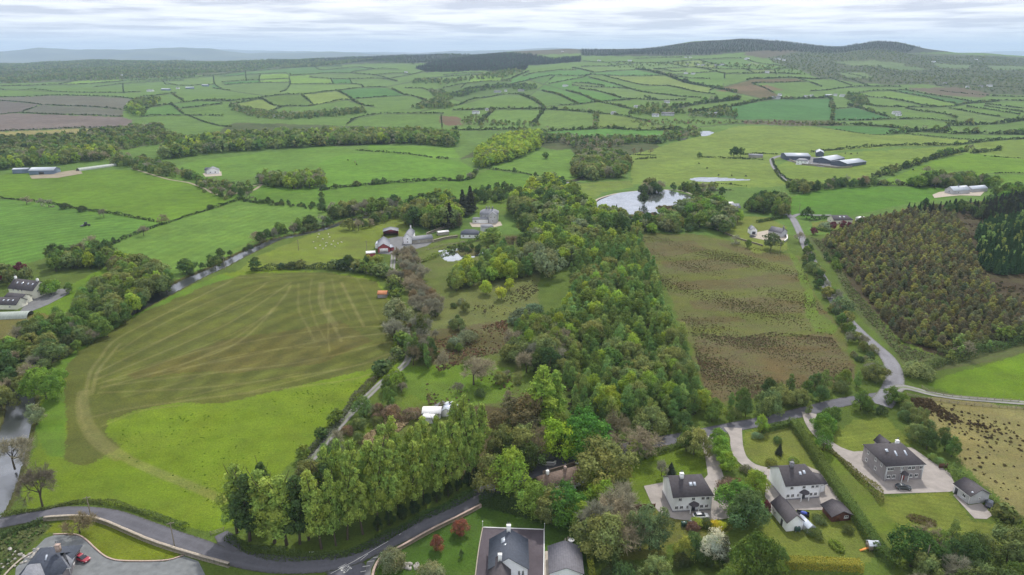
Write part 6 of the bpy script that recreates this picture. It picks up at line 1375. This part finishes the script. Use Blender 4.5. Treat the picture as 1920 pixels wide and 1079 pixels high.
# far houses and sheds, each one small in the photograph
FAR='''520 222 10 w;512 221 8 w;885 214 14 w;911 208 6 w;926 174 16 g;946 172 8 w;972 172 14 g;982 168 8 w;1057 163 16 w;1190 203 12 w;1192 213 0 w;1146 215 9 w;1222 219 12 w;1240 217 18 g;1333 217 12 w;1341 216 8 w;1245 194 12 w;1448 186 20 g;1507 183 10 w;1520 182 10 w;1549 182 14 b;1562 180 10 w;1576 182 14 w;1585 181 10 w;1588 180 8 b;1675 215 14 w;1683 218 10 w;1812 165 9 w;1835 164 9 g;1851 163 14 w;1748 117 10 w;1828 113 10 w;1771 158 8 g;972 102 14 w;1052 98 9 w;1122 115 10 w;1178 115 12 w;1283 109 8 w;1293 109 8 w;1287 122 7 w;1305 123 9 w;1316 124 9 g;1340 124 12 g;1352 123 12 w;1400 111 10 w;1395 112 8 w;1455 112 14 w;1467 114 9 w;1284 139 8 w;1297 140 8 w;275 172 22 w;302 170 22 b;348 167 20 b;378 162 20 b;161 126 6 w;168 127 7 w;200 127 6 w;408 131 9 w;373 134 8 w;226 142 7 w;759 137 9 w;1460 180 9 w;1434 137 9 w;330 167 10 w'''
nf=0
for it in FAR.split(';'):
    a,b,s,c=it.split(); s=float(s)
    if s==0: continue
    p=P1(float(a),float(b)); rr=random.Random(int(float(a))*7+int(float(b))); L_=s*1.0 if c=='w' else s*1.3
    if float(b)<150: L_*=1.5
    m_=dict(w=(M_ww,M_slate3,'white','house'),g=(M_lg,M_roofg,'grey','farm building'),b=(M_bluesheet,M_sheet,'blue','shed'))[c]; far=p[1]>1700
    lab='tiny %s %s among the fields far up the valley'%(m_[2],m_[3]) if far else 'small %s %s in the distant farmland'%(m_[2],m_[3])
    r=build('distant_'+m_[3].replace(' ','_'),lab,m_[3],None,None,min(L_*.55,9),3.2 if L_<13 else 4,2.0,'x',0,0,m_[0],m_[1],() if far else rowwin((.25,.7),1.7,1.2,1.2),oh=.3,ang=rr.uniform(-.5,.5),L_=L_,W0=p); r['group']='%s %ss %s'%(m_[2],m_[3],'far up the valley' if far else 'in the distant farmland')
# ------------------------------------------------------------------ vehicles
def paint(name,c): 
    g=G(name,.25,.5); g.color(c); g.b.inputs['Coat Weight'].default_value=.4; return g.m
M_tyre=mat('tyre_rubber',(.03,.03,.03),.9,.1,.1); M_rim=mat('wheel_rim',(.4,.4,.42),.4,.5,.05); M_lamp=mat('lamp_lens',(.6,.6,.58),.2,.5,.02); M_tail=mat('tail_lens',(.3,.02,.02),.3,.5,.02)
def loft(st,n=10):
    """stations (x, halfwidth, zlow, zhigh, roundness)"""
    V=[];Q=[]
    for x_,w,z0,z1,k in st:
        m=(z0+z1)/2; hh=(z1-z0)/2
        for i in range(n*2):
            a=math.pi*2*i/(n*2)+.157; c,s=math.cos(a),math.sin(a); V.append((x_,w*math.copysign(abs(c)**k,c),m+hh*math.copysign(abs(s)**k,s)))
    N_=n*2
    for j in range(len(st)-1):
        for i in range(N_): Q.append((j*N_+i,j*N_+(i+1)%N_,(j+1)*N_+(i+1)%N_,(j+1)*N_+i))
    for j,fl in((0,1),(len(st)-1,0)):
        for i in range(1,n-0): 
            a,b,c,d=(j*N_+i-1+0,j*N_+i,j*N_+(N_-1-i),j*N_+(N_-i)%N_+j*0) if False else (j*N_+i-1,j*N_+i,j*N_+N_-1-i,j*N_+N_-i if i>0 else j*N_)
            if i-1==0: pass
            Q.append((a,b,c,d) if not fl else (d,c,b,a))
    return V,Q
def car(px,py,rz,c,label,s=1.0,kind='car'):
    r=bpy.data.objects.new(kind,None); SC.collection.objects.link(r); p=P1(px,py); r.location=(p[0],p[1],p[2]+.1); r.rotation_euler=(0,0,rz); r.scale=(s,s,s); tag(r,label,kind); pm=paint('paint_'+kind,c)
    V,Q=loft([(-2.2,.62,.42,.72,.5),(-2.12,.82,.3,.9,.4),(-1.6,.88,.24,.96,.35),(-.6,.9,.22,.94,.35),(.6,.9,.22,.92,.35),(1.5,.88,.24,.84,.35),(2.02,.80,.3,.74,.4),(2.15,.6,.4,.62,.5)]); link('body',mk('body',V,Q,[pm],smooth_=True),r)
    V,Q=loft([(-1.95,.70,.85,.95,.4),(-1.45,.72,.85,1.38,.35),(-.6,.74,.85,1.46,.32),(.1,.73,.85,1.44,.32),(1.05,.72,.82,.92,.35)]); link('window_band',mk('window_band',V,Q,[M_pane],smooth_=True),r)
    V,Q=loft([(-1.38,.60,1.39,1.43,.5),(-.6,.64,1.43,1.50,.5),(.05,.60,1.42,1.47,.5)],6); link('roof',mk('roof',V,Q,[pm],smooth_=True),r)
    tv,tq=tube([(0,-.11,0),(0,-.1,0),(0,.1,0),(0,.11,0)],[.2,.32,.32,.2],14); rv,rq=tube([(0,-.12,0),(0,.12,0)],[.19,.19],10); 
    fan=[(i,i+1,len(rv)//2-1-i,0) for i in()]; tm=mk('tyre',tv,tq,[M_tyre]); rm=boxm('rim',(-.15,.15,-.115,.115,-.15,.15),m=M_rim)
    for x_ in(-1.35,1.35):
        for y_ in(-.82,.82): w=bpy.data.objects.new('wheel',None); SC.collection.objects.link(w); w.parent=r; w.location=(x_,y_,.32); link('tyre',tm,w); link('rim',rm,w)
    for y_ in(-.6,.6): link('headlight',boxm('headlight',(-.05,.05,-.16,.16,-.06,.06),m=M_lamp),r,(2.07,y_,.62)); link('tail_light',boxm('tail_light',(-.05,.05,-.14,.14,-.07,.07),m=M_tail),r,(-2.14,y_,.72))
    return r
car(1314,971,.10,(.75,.75,.76),'white car with dark glass parked in front of the first white house'); car(1693,917,-.1,(.06,.07,.08),'dark grey car parked before the red door of the grey house'); car(155,1051,-.35,(.30,.03,.05),'dark red car parked on the gravel drive at the bottom left')
car(1089,868,.55,(.7,.72,.74),'white car parked at the roadside beyond the thatched cottage'); car(1411,445,.2,(.12,.12,.14),'dark car outside the tiny white garage'); car(1854,948,.9,(.05,.06,.09),'dark blue car behind the long garage'); car(82,551,.5,(.2,.05,.05),'small car by the dark gazebo of the cream house'); car(846,762,2.6,(.55,.6,.6),'pale van parked beyond the workshop',1.15,'van'); car(1518,308,.1,(.7,.7,.7),'white vehicle beside the white farmhouse',1.0,'pickup'); car(1536,309,.2,(.6,.6,.62),'grey-white vehicle in front of the middle cattle shed',1.1,'lorry')
# tractor on the mown field
r=bpy.data.objects.new('tractor',None); SC.collection.objects.link(r); r.location=P1(163,424); r.rotation_euler=(0,0,.05); tag(r,'dark tractor mowing on the striped green field','tractor'); tp=paint('tractor_paint',(.05,.06,.05))
V,Q=loft([(-1.2,.5,.8,1.5,.4),(0,.5,.8,1.6,.4),(2.2,.42,.8,1.5,.4),(2.4,.35,.9,1.35,.5)]); link('body',mk('body',V,Q,[tp],smooth_=True),r); link('cab',boxm('cab',(-1.3,.2,-.75,.75,1.5,2.7),(-1.4,.3,-.85,.85,2.7,2.82),m=M_pane),r)
for x_,y_,s in((-.9,-.95,.85),(-.9,.95,.85),(1.7,-.8,.5),(1.7,.8,.5)): tv,tq=tube([(0,-.22,0),(0,-.2,0),(0,.2,0),(0,.22,0)],[s*.5,s,s,s*.5],14); link('wheel',mk('wheel',tv,tq,[M_tyre]),r,(x_,y_,s))
link('mower',boxm('mower',(-3.6,-1.6,-2.6,2.6,.25,.7),m=tp),r)
# ------------------------------------------------------------------ garden things
def ball(name,rx,ry,rz_,m,sub=3): 
    bm=bmesh.new(); bmesh.ops.create_icosphere(bm,subdivisions=sub,radius=1); rg=random.Random(3)
    for v in bm.verts: k=1+rg.uniform(-.06,.06); v.co=Vector((v.co.x*rx*k,v.co.y*ry*k,v.co.z*rz_*k))
    me=bpy.data.meshes.new(name); bm.to_mesh(me); bm.free(); me.materials.append(m); return me
M_gplas=mat('green_plastic',(.03,.07,.055),.5,.4,.1); M_blue=mat('blue_cover',(.03,.06,.32),.5,.4,.15); M_black=mat('black_frame',(.02,.022,.03),.6,.3,.1)
for a,b,l in((1282,987,'left dark green tank below the white house yard'),(1295,985,'right dark green tank below the white house yard'),(1494,996,'green oil tank at the gable of the white garage')):
    p=P1(a,b); r=bpy.data.objects.new('oil_tank',None); SC.collection.objects.link(r); r.location=p; tag(r,l,'oil tank'); V,Q=loft([(-.75,.35,.3,1.2,.6),(-.7,.55,.15,1.4,.5),(.7,.55,.15,1.4,.5),(.75,.35,.3,1.2,.6)]); link('tank',mk('tank',V,Q,[M_gplas],smooth_=True),r); link('stand',boxm('stand',(-.6,-.4,-.5,.5,-.1,.15),(.4,.6,-.5,.5,-.1,.15),m=M_plinth),r); link('cap',boxm('cap',(-.15,.15,-.15,.15,1.4,1.5),m=M_lamp),r)
r=bpy.data.objects.new('trailer',None); SC.collection.objects.link(r); r.location=P1(1505,967); r.rotation_euler=(0,0,-.4); tag(r,'black trailer with a bright blue cover beside the white garage','trailer'); link('bed',boxm('bed',(-1.6,1.6,-.8,.8,.45,.6),(-1.6,1.6,-.8,-.75,.6,1.0),(-1.6,1.6,.75,.8,.6,1.0),(-1.6,-1.55,-.75,.75,.6,1.0),(1.55,1.6,-.75,.75,.6,1.0),m=M_black),r); link('cover',ball('cover',.9,.6,.45,M_blue),r,(.2,0,.95)); tv,tq=tube([(0,-.1,0),(0,.1,0)],[.3,.3],12)
for y_ in(-.9,.9): link('wheel',mk('wheel',tv,tq,[M_tyre]),r,(0,y_,.3))
r=bpy.data.objects.new('playhouse',None); SC.collection.objects.link(r); r.location=P1(1629,1036); tag(r,'raised wooden playhouse with pale blue roof and orange slide','playhouse'); link('cabin',boxm('cabin',(0,2.6,0,2.0,.6,2.0),m=M_grey_t),r); link('roof',mk('roof',[(-.2,-.2,2.0),(2.8,-.2,2.0),(2.8,1,2.8),(-.2,1,2.8),(2.8,2.2,2.0),(-.2,2.2,2.0)],[(0,1,2,3),(3,2,4,5)],[M_sheet]),r); link('slide',mk('slide',[(0,.3,1.0),(0,.9,1.0),(-2,.9,.1),(-2,.3,.1),(0,.3,.9),(0,.9,.9),(-2,.9,0),(-2,.3,0)],[(0,1,2,3),(7,6,5,4),(0,3,7,4),(1,5,6,2),(3,2,6,7),(0,4,5,1)],[mat('orange_slide',(.65,.25,.05),.5,.4,.05)]),r)
for x_,y_ in((.1,.1),(2.4,.1),(.1,1.8),(2.4,1.8)): link('leg',boxm('leg',(0,.12,0,.12,-.1,.6),m=M_grey_t),r,(x_,y_,0))
build('cold_frame','glazed greenhouse leaning beside the white garage path','greenhouse',(1514,1001),(1528,998),4.6,1.5,.9,'y',0,0,M_lg,M_velux,oh=.1)
r=bpy.data.objects.new('gazebo',None); SC.collection.objects.link(r); r.location=P1(80,553); tag(r,'dark domed gazebo by the cream house gable','gazebo'); V=[];Q=[]
for j,(rr_,z) in enumerate(((2.6,2.1),(2.2,2.9),(1.2,3.5),(.05,3.8))):
    for i in range(12): V.append((math.cos(i*math.pi/6)*rr_,math.sin(i*math.pi/6)*rr_,z))
for j in range(3):
    for i in range(12): Q.append((j*12+i,j*12+(i+1)%12,(j+1)*12+(i+1)%12,(j+1)*12+i))
link('roof',mk('roof',V,Q,[M_slate]),r)
for i in range(6): link('post',boxm('post',(-.06,.06,-.06,.06,0,2.1),m=M_timber),r,(math.cos(i*1.047)*2.2,math.sin(i*1.047)*2.2,0))
r=bpy.data.objects.new('garden_table',None); SC.collection.objects.link(r); r.location=P1(1071,1017); tag(r,'round white stone garden table on the lawn behind the outbuilding','table'); v,q=tube([(0,0,.70),(0,0,.72),(0,0,.8),(0,0,.801)],[.3,.85,.85,.01],18); link('table_top',mk('table_top',v,q,[M_rend]),r); v,q=tube([(0,0,0),(0,0,.35),(0,0,.7)],[.3,.15,.2],10); link('pedestal',mk('pedestal',v,q,[M_rend]),r)
for a,b,l in((1060,1018,'left pale garden statue beside the round table'),(1065,1015,'right pale garden statue beside the round table')):
    v,q=tube([(0,0,0),(0,0,.3),(0,0,.35),(0,0,.9),(0,0,1.15),(0,0,1.25),(0,0,1.4),(0,0,1.5)],[.25,.25,.14,.2,.22,.08,.12,.02],10); tag(link('statue',mk('statue',v,q,[M_stone],smooth_=True),loc=P1(a,b)),l,'statue')
def bed(name,px,py,rx,ry,h,rot,label,tn,hollow=False):
    p=P1(px,py); th=np.linspace(0,2*np.pi,26)[:-1]; ca,sa=math.cos(rot),math.sin(rot); ring=[(p[0]+ca*math.cos(t)*rx-sa*math.sin(t)*ry,p[1]+sa*math.cos(t)*rx+ca*math.sin(t)*ry,p[2]) for t in th]; ring.append(ring[0])
    me=hedge_mesh(np.array(ring),h,1.0 if hollow else 1.7,True,int(px),tn); o=link(name,me); tag(o,label,'flower bed'); return o
bed('flower_bed',1728,977,3.0,1.1,.45,-.45,'dark oval flower bed on the big lawn of the grey house',(.075,.065,.03)); bed('flower_bed',1568,1027,1.0,2.2,.8,.2,'small oval bed ringed by clipped yellow-green hedge',(.13,.19,.03),True)
M_rock=mat('pale_rock',(.40,.38,.35),.9,.1,.3,2)
def rocks(name,px,py,n,spread,label):
    rg=random.Random(px); V=[];Q=[]; T_=[]; p=P1(px,py); bm=bmesh.new()
    for i in range(n):
        a=bmesh.ops.create_icosphere(bm,subdivisions=1,radius=rg.uniform(.25,.55))['verts']; dx,dy=rg.uniform(-spread,spread),rg.uniform(-spread*.6,spread*.6)
        for v in a: v.co=v.co*rg.uniform(.8,1.2)+Vector((dx,dy,.15))
    me=bpy.data.meshes.new(name); bm.to_mesh(me); bm.free(); me.materials.append(M_rock); tag(link(name,me,loc=p),label,'rockery',kind='stuff')
rocks('rockery',772,1062,26,1.9,'rockery of pale boulders on the bottom lawn'); rocks('drive_stones',45,1047,40,6,'scattered white stones edging the gravel drive')
# golden and red garden shrubs along drives
for a,b,t,l in((1307,985,(.32,.34,.05),'yellow-green shrub below the parked white car'),(1340,990,(.42,.40,.04),'left of two bright yellow shrubs below the yard'),(1350,990,(.42,.40,.04),'right of two bright yellow shrubs below the yard'),(1325,988,(.09,.12,.04),'dark green shrub between the yellow ones'),(1298,992,(.14,.08,.06),'reddish shrub by the green tanks'),(1420,822,(.14,.18,.09),'round grey-green shrub by the road hedge'),(1446,872,(.13,.17,.05),'round shrub behind the second white house'),(1487,868,(.13,.19,.05),'lone shrub on the upper garden edge'),(1588,998,(.10,.14,.05),'small round shrub in the middle of the shed lawn'),(1526,1005,(.10,.15,.05),'shrub covering the greenhouse end'),(1534,980,(.08,.10,.04),'dark shrub above the greenhouse'),(1748,862,(.19,.26,.07),'left round pale shrub beside the grey house yard'),(1760,870,(.17,.24,.08),'right round pale shrub beside the grey house yard'),(1172,920,(.07,.09,.04),'small dark shrub on the cottage lawn'),(1165,905,(.06,.09,.04),'dark upright shrub near the olive tree'),(1400,885,(.16,.16,.10),'greyish shrub between the drives'),(1457,830,(.08,.12,.035),'dark shrub beside the upper garden conifer'),(1365,905,(.10,.10,.05),'brown-green shrub by the drive edge')): T('s',a,b,2.2,l,1.3,tn=t)
# ------------------------------------------------------------------ animals
def animal(name,c,s,pose):
    """one skinned body: trunk, neck, head and four jointed legs"""
    V=[(0,0,.62),(.38,0,.66),(.58,0,.80 if pose=='up' else .5),(.76,0,.82 if pose=='up' else .25),(-.36,0,.63),(-.46,0,.55)]; E=[(0,1),(1,2),(2,3),(0,4),(4,5)]; R=[.26,.24,.13,.09,.25,.10]
    for x_,par in((.34,1),(-.34,4)):
        for y_ in(-.14,.14):
            k=len(V); V+=[(x_,y_,.42),(x_+(.03 if x_>0 else -.05),y_,.22),(x_,y_,.0)]; E+=[(par,k),(k,k+1),(k+1,k+2)]; R+=[.08,.05,.045]
    me=bpy.data.meshes.new(name+'_rig'); me.from_pydata([tuple(a*s for a in v) for v in V],E,[]); o=bpy.data.objects.new(name+'_rig',me); SC.collection.objects.link(o)
    sk=o.modifiers.new('s','SKIN'); sk.use_smooth_shade=True
    for i,r_ in enumerate(R): me.skin_vertices[0].data[i].radius=(r_*s,r_*s)
    me.skin_vertices[0].data[0].use_root=True; o.modifiers.new('d','SUBSURF').levels=1
    dg=bpy.context.evaluated_depsgraph_get(); m2=bpy.data.meshes.new_from_object(o.evaluated_get(dg)); m2.name=name; m2.materials.clear(); m2.materials.append(c); bpy.data.objects.remove(o); return m2
M_wool=mat('wool',(.72,.70,.62),.95,.1,.1,5); M_cow=mat('cow_hide',(.03,.025,.02),.8,.2,.2,2); M_cow2=mat('brown_hide',(.30,.24,.19),.8,.2,.2,2)
sh=[animal('sheep',M_wool,1.05,'down'),animal('sheep',M_wool,1.05,'up')]; cw=animal('cow',M_cow,1.9,'down'); cw2=animal('cow',M_cow2,1.9,'down'); rg=random.Random(8)
SH='596,446 605,450 618,446 588,455 612,457 625,454 600,462 611,463 622,460 592,467 634,458 641,456 606,468 628,464 598,441 616,441'
for i,(a,b) in enumerate(parse(SH)): o=link('sheep',sh[i%2],loc=P1(a,b),rz=rg.uniform(0,6.28)); tag(o,'white sheep grazing in the flock on the river meadow','sheep','flock on the river meadow')
for i,(a,b) in enumerate(parse('652,302 666,305 669,310 1310,308 1326,317 1347,330 1372,331 1398,332 1370,346 1585,289 1596,290 1607,289 1712,320')): o=link('cow',cw if i not in(1,) else cw2,loc=P1(a,b),rz=rg.uniform(0,6.28)); tag(o,'dark cow grazing in the wide open pasture' if i!=1 else 'light brown cow standing among dark cattle in the left pasture','cow','dark cattle on the pastures' if i!=1 else None)
o=link('hazy',None) if False else None
